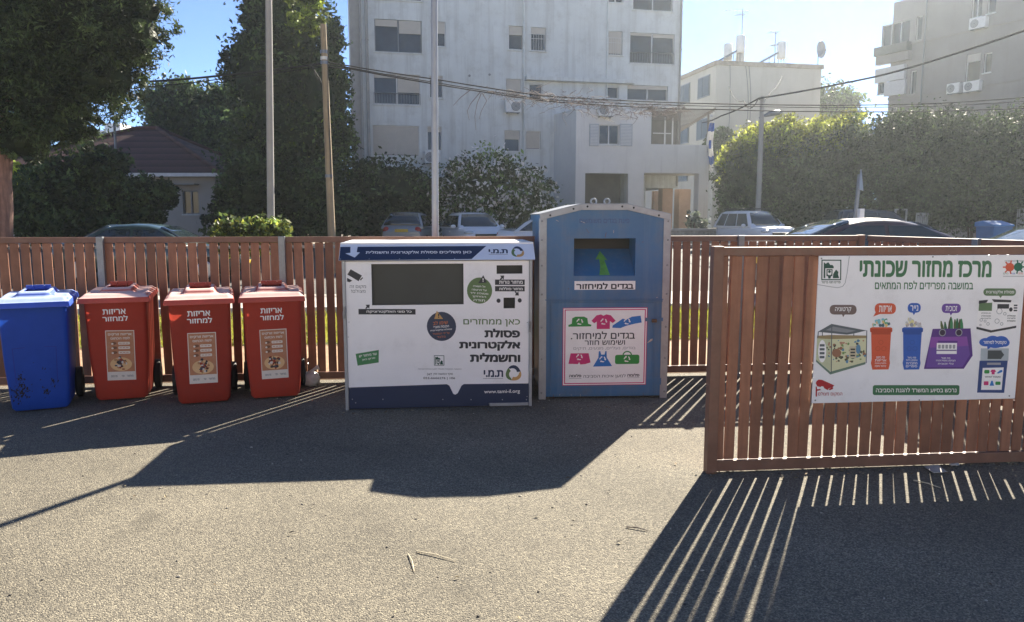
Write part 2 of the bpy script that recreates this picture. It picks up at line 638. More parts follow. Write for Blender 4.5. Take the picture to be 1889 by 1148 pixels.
YAW = math.atan(0.09)
FX0, FY0 = -1.6, 7.26                       # the line of the back fence
fl = lambda x, off=0.0: FY0 + (x - FX0) * 0.09 + off
sheet('ground', [(-700, -400), (700, -400), (700, 900), (-700, 900)], -0.012, mat('bare_ground', (0.20, 0.16, 0.11), 0.9, var=0.25, scale=0.3))
sheet('asphalt_lot', [(-14, -8), (14, -8), (14, fl(14, 0.12)), (-14, fl(-14, 0.12))], 0.0, M_ASPH)
sheet('bounce_paving', [(-120, -120), (120, -120), (120, -2.2), (-120, -2.2)], 0.006, mat('pale_bounce_paving', (0.56, 0.51, 0.43), 0.85, var=0.12, scale=0.6))  # unseen paving added behind the camera to bounce sunlight forward
def bounce_bank():
    """unseen bank added behind the camera to throw sunlight onto shaded fronts"""
    b = MB()
    nx, ny = 40, 22
    rnd = random.Random(4)
    vs = []
    for j in range(ny):
        f = j / (ny - 1)
        for i in range(nx):
            x = -90 + 180 * i / (nx - 1)
            y = -13 - 42 * f + 2.5 * math.sin(x * 0.07)
            vs.append((x, y, -0.05 + 11.5 * (f * f * (3 - 2 * f)) * (1 + 0.12 * math.sin(x * 0.11 + 1)) + rnd.uniform(-0.15, 0.15) * f))
    b.add(vs, [(j * nx + i, (j + 1) * nx + i, (j + 1) * nx + i + 1, j * nx + i + 1) for j in range(ny - 1) for i in range(nx - 1)], mat('bounce_bank_ground', (0.52, 0.46, 0.35), 0.9, var=0.3, scale=0.4, bump=0.4, bscale=3), True)
    struct(b.build('bounce_bank'))


bounce_bank()
sheet('dirt_strip', [(-30, fl(-30, 0.12)), (30, fl(30, 0.12)), (30, fl(30, 2.2)), (-30, fl(-30, 2.2))], 0.004, M_EARTH)
sheet('lawn', [(-30, fl(-30, 2.2)), (30, fl(30, 2.2)), (30, fl(30, 5.2)), (-30, fl(-30, 5.2))], 0.006, mat('lawn_soil', (0.10, 0.12, 0.03), 0.9, var=0.3, scale=4))
b = MB()
for xa in range(-30, 30, 6):
    b.add([(xa, fl(xa, 5.2), 0.0), (xa + 5.985, fl(xa + 5.985, 5.2), 0.0), (xa + 5.985, fl(xa + 5.985, 5.36), 0.0), (xa, fl(xa, 5.36), 0.0),
           (xa, fl(xa, 5.2), 0.13), (xa + 5.985, fl(xa + 5.985, 5.2), 0.13), (xa + 5.985, fl(xa + 5.985, 5.36), 0.13), (xa, fl(xa, 5.36), 0.13)],
          [(4, 5, 6, 7), (0, 1, 5, 4), (1, 2, 6, 5), (2, 3, 7, 6), (3, 0, 4, 7)], M_KERB)
struct(b.build('kerb', bevel=0.01))
sheet('pavement', [(-30, fl(-30, 5.36)), (30, fl(30, 5.36)), (30, fl(30, 7.4)), (-30, fl(-30, 7.4))], 0.12, M_PAVE)
b = MB()
pr = [(7.4, 0.0), (10.0, 0.06), (16.0, 0.20), (22.0, 0.27), (26.5, 0.27)]
b.add([(x, fl(x * 0.0, o), z) for o, z in pr for x in (-70, 70)], [(2 * k, 2 * k + 1, 2 * k + 3, 2 * k + 2) for k in range(len(pr) - 1)], M_ROAD)
struct(b.build('road'))

# grass blades of the strip behind the fence
def grass():
    n = 26000
    x = RNG.uniform(-7.5, 6.5, n)
    off = RNG.uniform(2.15, 5.15, n)
    y = FY0 + (x - FX0) * 0.09 + off
    h = RNG.uniform(0.05, 0.15, n)
    a = RNG.uniform(0, 2 * math.pi, n)
    w = RNG.uniform(0.006, 0.014, n)
    lx, ly = RNG.normal(0, 0.04, n), RNG.normal(0, 0.04, n)
    v = np.zeros((n, 3, 3))
    v[:, 0] = np.stack([x - np.cos(a) * w, y - np.sin(a) * w, np.full(n, 0.005)], 1)
    v[:, 1] = np.stack([x + np.cos(a) * w, y + np.sin(a) * w, np.full(n, 0.005)], 1)
    v[:, 2] = np.stack([x + lx, y + ly, h], 1)
    return np_mesh('grass', v.reshape(-1, 3), 3, [mat('grass_blade', (0.30, 0.30, 0.045), 0.6, var=0.2, scale=2, trans=0.45, island=0.4)])


def np_mesh(name, v, k, mats, midx=None, parent=None):
    """mesh of separate k-cornered faces from an array of corners"""
    me = bpy.data.meshes.new(name)
    n = len(v) // k
    me.vertices.add(len(v))
    me.vertices.foreach_set('co', np.asarray(v, dtype=np.float32).ravel())
    me.loops.add(n * k)
    me.loops.foreach_set('vertex_index', np.arange(n * k, dtype=np.int32))
    me.polygons.add(n)
    me.polygons.foreach_set('loop_start', np.arange(0, n * k, k, dtype=np.int32))
    for m in mats:
        me.materials.append(m)
    if midx is not None:
        me.polygons.foreach_set('material_index', np.asarray(midx, dtype=np.int32))
    me.update(calc_edges=True)
    o = bpy.data.objects.new(name, me)
    COL.objects.link(o)
    if parent:
        o.parent = parent
    return o


struct(grass(), 'stuff')


# ------------------------------------------------------------------ slatted fences of the enclosure
def fence(name, label, p0, p1, H, pitch, gap, posts, ends=(), thick=0.014, zb=0.035, back=True):
    """posts: positions along the run that carry a steel post; each bay between posts is a slat_panel"""
    p0, p1 = Vector(p0), Vector(p1)
    L = (p1 - p0).length
    t = thing(name, label, 'fence', (p0.x, p0.y, 0), math.atan2(p1.y - p0.y, p1.x - p0.x))
    rnd = random.Random(name + label)
    cuts = [0.0] + list(posts) + [L]
    for a, c in zip(cuts[:-1], cuts[1:]):
        b = MB()
        x = a + gap * 0.7
        while x + pitch - gap < c - 0.004:
            j = rnd.uniform(-0.0028, 0.0028)
            rz = Matrix.Rotation(rnd.uniform(-0.012, 0.012), 3, 'Y')
            b.box((x + (pitch - gap) / 2 + j, rnd.uniform(-0.0015, 0.0015), zb + 0.068 + (H - zb - 0.12) / 2), (pitch - gap, thick, H - zb - 0.126), M_WOOD, rz)
            x += pitch
        if b.v:
            b.build('slat_panel', t, bevel=0.0025, seg=1)
        for z0, z1, nm in ((zb, zb + 0.068, 'bottom_rail'), (H - 0.052, H, 'top_rail')):
            r = MB()
            r.bb(a + 0.004, c - 0.004, -0.022, 0.022, z0, z1, M_RAIL)
            r.build(nm, t, bevel=0.004)
        if not back:
            continue
        r = MB()
        r.bb(a + 0.01, c - 0.01, 0.0085, 0.04, H - 0.11, H - 0.085, M_STEEL)
        r.build('back_rail', t)
    for q in posts:
        r = MB()
        r.bb(q - 0.03, q + 0.03, -0.065, -0.023, 0.0, H + 0.004, M_STEEL)
        r.bb(q - 0.07, q + 0.07, -0.10, 0.02, 0.001, 0.012, M_STEEL)
        r.build('post', t, bevel=0.004)
    for q in ends:
        r = MB()
        r.bb(q - 0.032, q + 0.032, -0.036, 0.036, 0.0, H + 0.006, M_RAIL)
        r.build('post', t, bevel=0.005)
    return t


XA = -6.6
CORN = (3.53, fl(3.53))
cosY = math.cos(YAW)
tpost = lambda x: (x - XA) / cosY
FENCE_H = 1.41
fence('slatted_fence', 'long brown slatted fence running behind the bins and the two collection containers', (XA, fl(XA)), CORN, FENCE_H, 0.0945, 0.0185,
      [tpost(-3.80), tpost(-2.17), tpost(2.27)], [tpost(CORN[0])])
side0, side1 = (CORN[0] + 0.06, CORN[1] - 0.05), (4.42, 5.2)
fence('slatted_fence', 'brown slatted fence panel turning forward behind the information board, seen only along its top', side0, side1, FENCE_H, 0.086, 0.017, [1.25])
FA = G(1301, 872)
FB = G(1889, 853)
fdir = (FB - FA).normalized()
F0 = FA + fdir * 0.03
FEND = FA + fdir * 2.9
FFYAW = math.atan2(fdir.y, fdir.x)
ff = fence('slatted_fence', 'near brown slatted fence panel that carries the white information board', F0, FEND, 1.415, 0.0805, 0.0155, [], [0.0], thick=0.013, zb=0.012, back=False)


# ------------------------------------------------------------------ wheelie bins
def make_bin(label, body_m, lid_m, group):
    t = thing('wheelie_bin', label, 'recycling bin', group=group)
    b = MB()
    secs = [(0.015, 0.205, -0.235, 0.20, 0.03), (0.04, 0.228, -0.252, 0.22, 0.04), (0.14, 0.236, -0.262, 0.24, 0.04), (0.42, 0.255, -0.2888, 0.28, 0.04),
            (0.86, 0.264, -0.3310, 0.330, 0.04), (0.925, 0.267, -0.3372, 0.337, 0.04)]
    b.loft([rrect_ring(hw, yf, yb, rd, z) for z, hw, yf, yb, rd in secs], body_m, cap=False)
    n = len(b.v) // len(secs)
    b.add(b.v[:n], [list(range(n))[::-1]], body_m)
    body = b.build('body', t)
    r = MB()
    rings = [rrect_ring(hw, yf, yb, 0.045, z) for z, hw, yf, yb in
             ((0.898, 0.2675, -0.338, 0.338), (0.902, 0.282, -0.354, 0.354), (0.922, 0.284, -0.356, 0.356), (0.925, 0.268, -0.344, 0.344))]
    r.loft(rings[:0] + rings, body_m, cap=False, smooth=False)
    r.build('rim', t)
    # lid: a moulded height field with a posting hole in its raised middle
    def hz(x, y):
        e = min(1.0, (0.318 - abs(x)) / 0.05, (0.392 + y) / 0.10, (0.37 - y) / 0.05)
        e = max(0.0, e)
        z = 0.945 + 0.030 * (e * e * (3 - 2 * e)) + 0.018 * (y + 0.38) / 0.75
        hx = max(0.0, min(1.0, (0.165 - abs(x)) / 0.035))
        hy = max(0.0, min(1.0, (y + 0.235) / 0.05, (0.30 - y) / 0.05))
        z += 0.036 * hx * hy
        d = math.hypot((abs(x) - 0.232) / 0.048, (y + 0.13) / 0.075)
        z -= 0.022 * max(0.0, min(1.0, 1.5 - d))
        return z
    xs = [-0.318, -0.31, -0.295, -0.275, -0.26, -0.24, -0.22, -0.2, -0.185, -0.165, -0.147, -0.13, -0.098, -0.06, 0, 0.06, 0.098, 0.13, 0.147, 0.165, 0.185, 0.2, 0.22, 0.24, 0.26, 0.275, 0.295, 0.31, 0.318]
    ys = [-0.392, -0.38, -0.355, -0.33, -0.30, -0.285, -0.255, -0.235, -0.21, -0.185, -0.16, -0.13, -0.10, -0.05, 0, 0.06, 0.12, 0.18, 0.25, 0.275, 0.30, 0.33, 0.355, 0.37]
    l = MB()
    nx = len(xs)
    KX = 0.925                                     # the lid is drawn a little wide and narrowed here
    vs = [(x * KX, y, hz(x, y)) for y in ys for x in xs]
    fs = []
    for j in range(len(ys) - 1):
        for i in range(nx - 1):
            if -0.105 < ys[j] < 0.11 and -0.10 < (xs[i] + xs[i + 1]) / 2 < 0.10:
                continue
            fs.append((j * nx + i, j * nx + i + 1, (j + 1) * nx + i + 1, (j + 1) * nx + i))
    l.add(vs, fs, lid_m, True)
    # skirt, two steps
    rim_a = [(x, y, z - 0.0) for x, y, z in vs if False]
    for (k0, k1) in ((0, 1), (1, 2)):
        prof = [(0.0, 0.0), (0.005, -0.022), (0.008, -0.042)]
        (o0, z0), (o1, z1) = prof[k0], prof[k1]
        loop = [(x, ys[0]) for x in xs] + [(xs[-1], y) for y in ys[1:]] + [(x, ys[-1]) for x in xs[::-1][1:]] + [(xs[0], y) for y in ys[::-1][1:-1]]
        def off(x, y, o, z):
            return (x * KX + o * (1 if x >= xs[-1] else -1 if x <= xs[0] else 0), y + o * (1 if y >= ys[-1] else -1 if y <= ys[0] else 0), hz(x, y) + z)
        n = len(loop)
        a = [off(x, y, o0, z0) for x, y in loop]
        c = [off(x, y, o1, z1) for x, y in loop]
        l.add(a + c, [(i, n + i, n + (i + 1) % n, (i + 1) % n) for i in range(n)], lid_m, False)
    # walls round the posting hole and the flap behind it
    lid = l.build('lid', t)
    so_ = lid.modifiers.new('solid', 'SOLIDIFY')
    so_.thickness = 0.006
    so_.offset = -1
    f = MB()
    f.box((0, 0.132, 1.032), (0.2, 0.008, 0.045), lid_m)
    for s in (-1, 1):
        f.box((s * 0.045, 0.122, 1.028), (0.014, 0.016, 0.04), lid_m, Matrix.Rotation(0.3 * s, 3, 'Y'))
    f.build('flap', lid, bevel=0.002)
    h = MB()
    h.tube([(-0.26, 0.36, 0.945), (-0.26, 0.42, 0.955), (-0.22, 0.435, 0.96), (0.22, 0.435, 0.96), (0.26, 0.42, 0.955), (0.26, 0.36, 0.945)], 0.016, lid_m, 8)
    h.build('handle', t)
    for s in (-1, 1):
        w = MB()
        w.tube([(s * 0.236, 0.275, 0.14), (s * 0.244, 0.275, 0.14), (s * 0.290, 0.275, 0.14), (s * 0.298, 0.275, 0.14)], [0.125, 0.14, 0.14, 0.125], M_RUB, 24)
        wh = w.build('wheel', t)
        w = MB()
        w.tube([(s * 0.2985, 0.275, 0.14), (s * 0.304, 0.275, 0.14)], [0.07, 0.06], M_RUB, 16)
        w.build('hub', wh)
    x = MB()
    x.tube([(-0.235, 0.275, 0.14), (0.235, 0.275, 0.14)], 0.012, M_STEEL, 8)
    x.build('axle', t)
    return t, body


# front wall of the bin: from (y -0.262, z 0.14) to (y -0.326, z 0.80)
BTILT = math.atan2(0.3310 - 0.262, 0.86 - 0.14)


def bin_front(dx=0.0, turn=0.0):
    return Matrix.Translation((dx, -0.2635, 0.14)) @ Matrix.Rotation(BTILT, 4, 'X') @ Matrix.Rotation(turn, 4, 'Y')


def bin_prints(t, variant):
    hz = lambda v: 0.757 - (v - 265) / 4.293 / 215.0 / 1.0          # height along the wall from drawing row
    fn = lambda x, y: ((x - 1005) / 4.293 / 215.0, hz(y))
    A = Art(fn)
    A.text('אריזות', 905, 313, 1085, 356, M_PAPER, 0.022, 1)
    A.text('למחזור', 900, 366, 1098, 414, M_PAPER, 0.022, 1)
    A.build('lettering', t, matrix=bin_front())
    A = Art(fn)
    tan = mat('sticker_tan', lin(176, 120, 88), 0.45, var=0.1, scale=9, dirt=((0.42, 0.35, 0.3), 12, 0.5, 0.8, 0.5))
    pale = mat('sticker_pale', lin(216, 208, 200), 0.45, var=0.06)
    A.rect(895, 492, 1122, 915, pale, 1)
    A.rect(901, 498, 1116, 842, tan, 2)
    A.text('אריזות זורקים', 915, 516, 1100, 540, pale, 0.03, 3)
    A.text('לפח הכתום', 935, 546, 1085, 568, pale, 0.03, 3)
    rnd = random.Random(variant)
    for k, y in enumerate((590, 628, 668)):
        A.rrect(992, y, 1084, y + 22, 6, pale, 3)
        for q in range(3):
            A.rect(1000 + q * 26, y + 8, 1020 + q * 26, y + 13, tan, 4)
        A.ell(960 + rnd.uniform(-3, 3), y + 10, 22, 12, flat('sticker_dk', (120, 84, 66)), 3, 10)
        A.ell(946, y + 14, 9, 8, pale, 4, 10)
    # a heap of packages
    A.ell(1008, 778, 86, 58, mat('sticker_sand', lin(214, 176, 130), 0.5), 3)
    cols = [(92, 48, 40), (60, 52, 58), (206, 200, 196), (150, 60, 44), (172, 132, 96), (70, 72, 84)]
    for k in range(52):
        a, r = rnd.uniform(0, 6.28), rnd.uniform(0.1, 1)
        cx, cy = 1005 + math.cos(a) * 50 * r, 768 + math.sin(a) * 58 * r - 12 * (1 - r)
        A.ell(cx, cy, rnd.uniform(5, 15), rnd.uniform(5, 13), flat('heap%d' % (k % 6), cols[k % 6]), 4 + k * 0.1, 7)
    for x0, x1, s in ((1008, 1030, 'תמיר'), (925, 975, 'פח כתום'), (1048, 1100, 'מחזור')):
        A.text(s, x0, 872, x1, 888, flat('sticker_txt', (90, 92, 104)), 0.01, 3)
    A.build('sticker', t, matrix=bin_front((0, 0.004, -0.003, 0.0)[variant], (0, 0.03, 0.008, -0.012)[variant]))


bin_spec = [  # centre of the base front edge in the photo, turn, label
    (76, 759, 24, 'bright blue wheelie bin with black scrapes near its foot, at the end of the row'),
    (226, 739.5, 19, 'red wheelie bin standing directly beside the blue bin'),
    (378, 746, 20.5, 'red wheelie bin standing a step forward between two other red bins'),
    (509, 736, 17.5, 'red wheelie bin nearest the white electronics collection machine, white bag by its wheel'),
]
for k, (u, v, yaw, lab) in enumerate(bin_spec):
    blue = k == 0
    t, body = make_bin(lab, M_BLUE if blue else M_RED, M_BLUEL if blue else M_REDL, 'wheelie bins in a row along the fence')
    p = G(u, v)
    t.rotation_euler = (0, 0, R(yaw))
    t.location = (p.x - math.sin(R(yaw)) * 0.23, p.y + math.cos(R(yaw)) * 0.23, 0)
    t.scale = (0.91, 0.90, 0.97)
    if not blue:
        bin_prints(t, k)
    else:
        # moulded recess outline and scrapes on the front
        A = Art(lambda x, y: (x, y))
        dk = mat('scrape_black', (0.010, 0.012, 0.02), 0.7)
        groove = mat('moulded_groove', (0.006, 0.03, 0.30), 0.4)
        for x0, z0, x1, z1 in ((-0.17, 0.12, -0.175, 0.42), (0.15, 0.12, 0.16, 0.42), (-0.175, 0.42, -0.08, 0.425), (0.07, 0.425, 0.16, 0.42)):
            A.line(x0, z0, x1, z1, 0.006, groove, 1)
        rnd = random.Random(5)
        for cx, cz, n, s in ((-0.165, 0.02, 60, 0.032), (-0.125, 0.07, 46, 0.03), (0.06, 0.03, 22, 0.016), (0.11, 0.10, 14, 0.02), (-0.14, 0.17, 18, 0.02), (0.02, 0.2, 8, 0.05)):
            for q in range(n):
                x, z = cx + rnd.gauss(0, s), max(-0.10, cz + rnd.gauss(0, s * 1.3))
                x = max(-0.215, min(0.215, x))
                rx, rz = rnd.uniform(0.002, 0.008), rnd.uniform(0.002, 0.014)
                A.poly([(x + rx * rnd.uniform(0.3, 1.4) * math.cos(a) + 0.3 * rz * math.sin(a), z + rz * rnd.uniform(0.3, 1.5) * math.sin(a)) for a in (0, 0.8, 1.6, 2.4, 3.1, 4.0, 4.8, 5.6)], dk, 1 + (q % 20) * 0.08)
        A.build('scuff_print', t, matrix=bin_front())


# ------------------------------------------------------------------ electronics collection machine
mp = G(638, 757)
mq = G(981, 749)
MYAW = math.atan2(mq.y - mp.y, mq.x - mp.x)
MW = (mq - mp).length
ma = thing('collection_machine', 'white steel electronics collection machine with large black opening, navy base and printed front', 'recycling machine', (mp.x, mp.y, 0), MYAW)
zt = 1.385
def mfn(zx, zy):
    u = (zx - 58) / 1077.0
    top, bot = 200 - 8 * u, 1072 - 28 * u
    return (0.028 + u * (MW - 0.056), 1.236 - (zy - top) / (bot - top) * (1.236 - 0.035))
def mrect(a, b_, c, d):
    x0, z1 = mfn(a, b_)
    x1, z0 = mfn(c, d)
    return (x0, x1, z0, z1)
h1, h2, h3 = mrect(207, 214, 745, 452), mrect(942, 220, 1096, 269), mrect(983, 412, 1052, 475)
b = MB()
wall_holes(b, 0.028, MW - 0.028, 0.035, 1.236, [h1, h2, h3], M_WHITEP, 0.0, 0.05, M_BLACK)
front = b.build('front_panel', ma)
b = MB()
b.bb(h1[0] - 0.01, h1[1] + 0.01, 0.045, 0.055, h1[2] - 0.01, h1[3] + 0.01, M_FLAP)
b.build('flap', ma)
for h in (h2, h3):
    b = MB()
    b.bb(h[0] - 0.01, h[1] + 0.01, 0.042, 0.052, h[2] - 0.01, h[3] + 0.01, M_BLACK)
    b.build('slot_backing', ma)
b = MB()
for x in (0.0, MW - 0.026):
    b.bb(x, x + 0.026, -0.012, 0.05, 0.0, 1.243, M_ALU)
b.bb(MW - 0.36, MW - 0.03, -0.008, 0.06, 0.006, 0.033, M_ALU)
b.bb(0.027, MW - 0.365, 0.004, 0.05, 0.008, 0.034, M_NAVY)
b.build('frame', ma, bevel=0.003)
b = MB()
MD = 0.92
b.bb(0.002, MW - 0.002, 0.06, MD, 0.012, 1.24, M_WHITEP)
b.build('cabinet', ma, bevel=0.004)
b = MB()
ov = 0.022
b.prism([(-0.03, 1.245), (0.105, 1.372), (0.105, zt), (MD + 0.02, zt), (MD + 0.02, 1.245)], 'x', -ov, MW + ov, M_WHITEP)
roof = b.build('roof', ma, bevel=0.004)
for x, z in ((0.008, 0.80), (0.012, 0.84), (MW - 0.02, 0.70), (MW - 0.02, 0.67)):
    b = MB()
    b.tube([(x, -0.022, z - 0.03), (x, -0.022, z + 0.03)], 0.011, M_STEEL, 8)
    b.build('hinge', ma)
# fascia print on the sloping front of the roof
slope = math.atan2(0.135, 0.127)
sl_len = math.hypot(0.135, 0.127)
ffn = lambda zx, zy: (-ov + 0.004 + (zx - 38) / 1120.0 * (MW + 2 * ov - 0.008), sl_len * (1 - (zy - 80) / 112.0))
A = Art(ffn)
sky_print = mat('print_white_b', (0.62, 0.68, 0.78), 0.3, var=0.04)
A.rect(38, 81, 1158, 191, sky_print, 0.6)
A.poly([(38, 98), (880, 95), (790, 186), (38, 191)], M_NAVY, 1.4)
A.poly([(95, 88), (137, 88), (133, 135), (152, 137), (125, 172), (70, 143), (98, 139)], sky_print, 2.2)
A.text('כאן משליכים פסולת אלקטרונית וחשמלית', 185, 126, 792, 152, M_PAPER, 0.02, 2.2)
A.text('ת.מ.י', 892, 118, 1004, 148, M_NAVY, 0.035, 2.2)
A.rect(892, 153, 1004, 156, M_GREY, 2.2)
swirl(A, 1062, 138, 37, [M_NAVY, M_GOLD, M_OLIVE], 2.2)
for x in (45, 207, 378, 545, 693):
    A.ell(x, 182, 3.5, 4, M_ALU, 2.6, 8)
A.build('fascia_print', ma, matrix=Matrix.Translation((0, -0.0308, 1.2452)) @ Matrix.Rotation(-slope, 4, 'X'))
# front print
A = Art(mfn)
A.poly([(58, 958), (640, 936), (655, 945), (678, 995), (690, 1000), (704, 992), (728, 945), (742, 935), (1135, 930), (1135, 1045), (58, 1072)], M_NAVY, 1)
A.text('www.tami-il.org', 864, 968, 1082, 996, M_PAPER, 0.012, 2, tilt=-0.02)
# camera sign
dk = M_INK
A.poly([(88, 245), (152, 282), (132, 316), (68, 276)], dk, 1)
A.poly([(140, 305), (155, 292), (158, 297), (144, 312)], dk, 1)
A.poly([(66, 296), (96, 312), (80, 322), (66, 318)], dk, 1)
A.text('מקום זה', 80, 340, 174, 362, flat('grey_ink', (84, 88, 98)), 0.0, 1)
A.text('מצולם!', 88, 364, 170, 384, flat('grey_ink', (84, 88, 98)), 0.0, 1)
# labels of the slots
for (x0, y0, x1, y1), s, (ax, ay, up) in (((127, 481, 460, 514), 'כל סוגי האלקטרוניקה', (181, 468, 1)), ((932, 304, 1110, 336), 'מחזור נורות', (975, 293, 1)), ((932, 343, 1110, 374), 'מחזור סוללות', (1063, 386, -1))):
    A.rect(x0, y0, x1, y1, dk, 1)
    m_ = 0.14 * (x1 - x0)
    A.text(s, x0 + m_, y0 + 7, x1 - m_ * 0.5, y1 - 7, M_PAPER, 0.02, 2)
    A.poly([(ax - 12, ay - 12 * up), (ax + 12, ay - 13 * up), (ax + 9, ay + 12 * up), (ax + 2, ay + 4 * up), (ax - 10, ay + 14 * up), (ax - 14, ay + 9 * up), (ax - 6, ay - 2 * up)], dk, 1)
for x, y in ((953, 430), (1080, 428)):
    A.ell(x, y, 12, 13, dk, 1)
# round notices
A.ell(840, 370, 75, 78, M_OLIVE, 1)
A.poly([(862, 278), (884, 322), (832, 326)], dk, 2)
A.text('!', 858, 296, 864, 318, M_PAPER, 0.03, 3)
for k, (s, w_) in enumerate((('אל תשאירו', 36), ('על הרצפה', 44), ('פסולת ליד', 54), ('המתקן', 40), ('תודה', 34))):
    A.text(s, 838 - w_, 338 + k * 21, 838 + w_, 350 + k * 21, M_PAPER, 0.01, 2, tilt=0.06)
A.ell(612, 585, 87, 88, M_NAVY, 1)
A.poly([(585, 490), (622, 540), (570, 540)], M_GOLD, 2)
A.text('!', 592, 508, 600, 534, dk, 0.03, 3)
A.text('שימו לב', 562, 550, 650, 574, flat('orange_ink', (176, 104, 66)), 0.02, 2, tilt=-0.08)
for k, (s, w_, c) in enumerate((('הכנסת מוצרי', 46, 0), ('פסולת אלקטרונית', 64, 0), ('על ידי המפעיל', 50, 1), ('בלבד', 26, 1))):
    A.text(s, 610 - w_, 580 + k * 20, 610 + w_, 593 + k * 20, M_PAPER if c == 0 else flat('orange_ink', (176, 104, 66)), 0.01, 2, tilt=-0.08)
# headline
A.text('כאן ממחזרים', 742, 540, 1082, 585, M_OLIVE, 0.016, 1)
A.text('פסולת', 868, 597, 1082, 652, dk, 0.05, 1)
A.text('אלקטרונית', 716, 668, 1084, 732, dk, 0.05, 1)
A.text('וחשמלית', 780, 744, 1084, 800, dk, 0.05, 1)
A.text('ת.מ.י', 862, 848, 980, 892, M_NAVY, 0.035, 1)
A.rect(858, 899, 980, 902, M_GREY, 1)
swirl(A, 1043, 868, 47, [M_NAVY, M_GOLD, M_OLIVE], 1)
# scan notice
A.poly([(104, 752), (240, 728), (238, 804), (114, 824)], M_GREEN, 1)
A.text('עוד מיחזור יש', 124, 752, 228, 766, M_PAPER, 0.01, 2, tilt=-0.16)
A.text('סרקו כאן', 142, 778, 218, 790, M_PAPER, 0.01, 2, tilt=-0.16)
# town emblem with lines of print
def emblem(A, x0, y0, x1, y1, m, lay=2):
    w, h = x1 - x0, y1 - y0
    A.frame(x0, y0, x1, y1, 0.055 * w, m, lay)
    q = lambda px, py: (x0 + px * w, y0 + py * h)
    A.poly([q(.12, .12), q(.22, .2), q(.34, .12), q(.45, .26), q(.55, .25), q(.62, .34), q(.62, .42), q(.2, .42), q(.2, .9), q(.12, .9)], m, lay)
    A.poly([q(.64, .62), q(.74, .48), q(.86, .6), q(.84, .72), q(.9, .9), q(.58, .9), q(.6, .7)], m, lay)
    A.frame(x0 + .26 * w, y0 + .46 * h, x0 + .56 * w, y0 + .8 * h, 0.05 * w, m, lay)
    A.ell(x0 + .41 * w, y0 + .58 * h, .07 * w, .07 * h, m, lay, 10)
    A.poly([q(.3, .7), q(.41, .8), q(.52, .7), q(.46, .92), q(.36, .92)], m, lay)
dkg = flat('dark_green', (38, 78, 66))
emblem(A, 565, 760, 626, 822, dkg, 1)
A.text('המועצה המקומית פועלת למען איכות הסביבה', 470, 838, 728, 850, flat('grey_ink', (84, 88, 98)), 0.0, 1)
A.text('מוקד המועצה זמין 24/7'[:17], 560, 868, 676, 882, dk, 0.012, 1)
A.text('24/7', 522, 868, 552, 882, dk, 0.012, 1)
A.text('052-6666276 | 106', 500, 892, 690, 909, dk, 0.016, 1)
for x in (78, 97, 258, 615, 785, 975, 1122):
    A.ell(x, 1030 if x != 97 else 1052, 3.5, 4, M_ALU, 2, 8)
for x, y in ((66, 960), (70, 560), (64, 650), (1126, 560), (1126, 1010)):
    A.ell(x, y, 3, 3, M_GREY, 2, 8)
A.build('front_print', ma, matrix=Matrix.Translation((0, -0.0004, 0)))


# ------------------------------------------------------------------ blue textile container
cp, cq = G(996, 737), G(1227, 734)
CYAW = math.atan2(cq.y - cp.y, cq.x - cp.x)
CW = (cq - cp).length
ct = thing('textile_container', 'tall blue steel clothing container with gabled silver trimmed top, posting hatch and white poster', 'recycling container', (cp.x, cp.y, 0), CYAW)
CD = 1.12
zs_, za_ = 1.615, 1.70
def cfn(zx, zy):
    u = (zx - 100) / 620.0
    return (u * CW, 1.615 - (zy - 92) / (1022 - 92) * 1.60)
hx0, hz1 = cfn(260, 210)
hx1, hz0 = cfn(557, 398)
b = MB()
wall_holes(b, 0.03, CW - 0.03, 0.03, 1.575, [(hx0, hx1, hz0, hz1)], M_CBLUE, 0.0, 0.004)
gab = [(0.0, zs_), (CW * 0.31, za_), (CW * 0.67, za_), (CW, zs_)]
b.add([(0.03, 0, 1.575), (CW - 0.03, 0, 1.575), (CW - 0.03, 0, zs_ - 0.01), (CW * 0.67, 0, za_ - 0.02), (CW * 0.31, 0, za_ - 0.02), (0.03, 0, zs_ - 0.01)], [(0, 1, 2, 3, 4, 5)], M_CBLUE)
b.bb(0.02, CW - 0.02, 0.30, CD, 0.02, 1.56, M_CBLUE)
for x in (0.012, CW - 0.03):
    b.bb(x, x + 0.018, 0.004, 0.30, 0.03, 1.56, M_CBLUE)
b.bb(0.031, CW - 0.031, 0.004, 0.299, 0.021, 0.04, M_CBLUE)
b.build('shell', ct)
b = MB()
b.prism([(x, z) for x, z in gab] + [(CW, zs_ - 0.055), (0, zs_ - 0.055)], 'y', 0.004, CD, M_CBLUE)
b.build('roof', ct)
# hatch: sloping chute with a dark throat above
b = MB()
b.quad((hx0, 0.006, hz0), (hx1, 0.006, hz0), (hx1, 0.26, hz1 - 0.10), (hx0, 0.26, hz1 - 0.10), M_CBLUE)
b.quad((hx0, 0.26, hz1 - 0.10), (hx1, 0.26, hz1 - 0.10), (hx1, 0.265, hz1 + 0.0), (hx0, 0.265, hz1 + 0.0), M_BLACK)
b.quad((hx0, 0.265, hz1), (hx1, 0.265, hz1), (hx1, 0.005, hz1), (hx0, 0.005, hz1), M_CBLUE)
for x in (hx0, hx1):
    b.quad((x, 0.005, hz0), (x, 0.265, hz0), (x, 0.265, hz1), (x, 0.005, hz1), M_CBLUE)
hat = b.build('hatch', ct)
ga = math.atan2(0.254, hz1 - 0.10 - hz0)
A = Art(lambda x, y: (x, y))
gl = mat('faded_green', (0.13, 0.36, 0.07), 0.5, var=0.25, scale=14, dirt=((0.08, 0.2, 0.2), 20, 0.5, 0.75, 0.6))
cxh = (hx0 + hx1) / 2 + 0.0
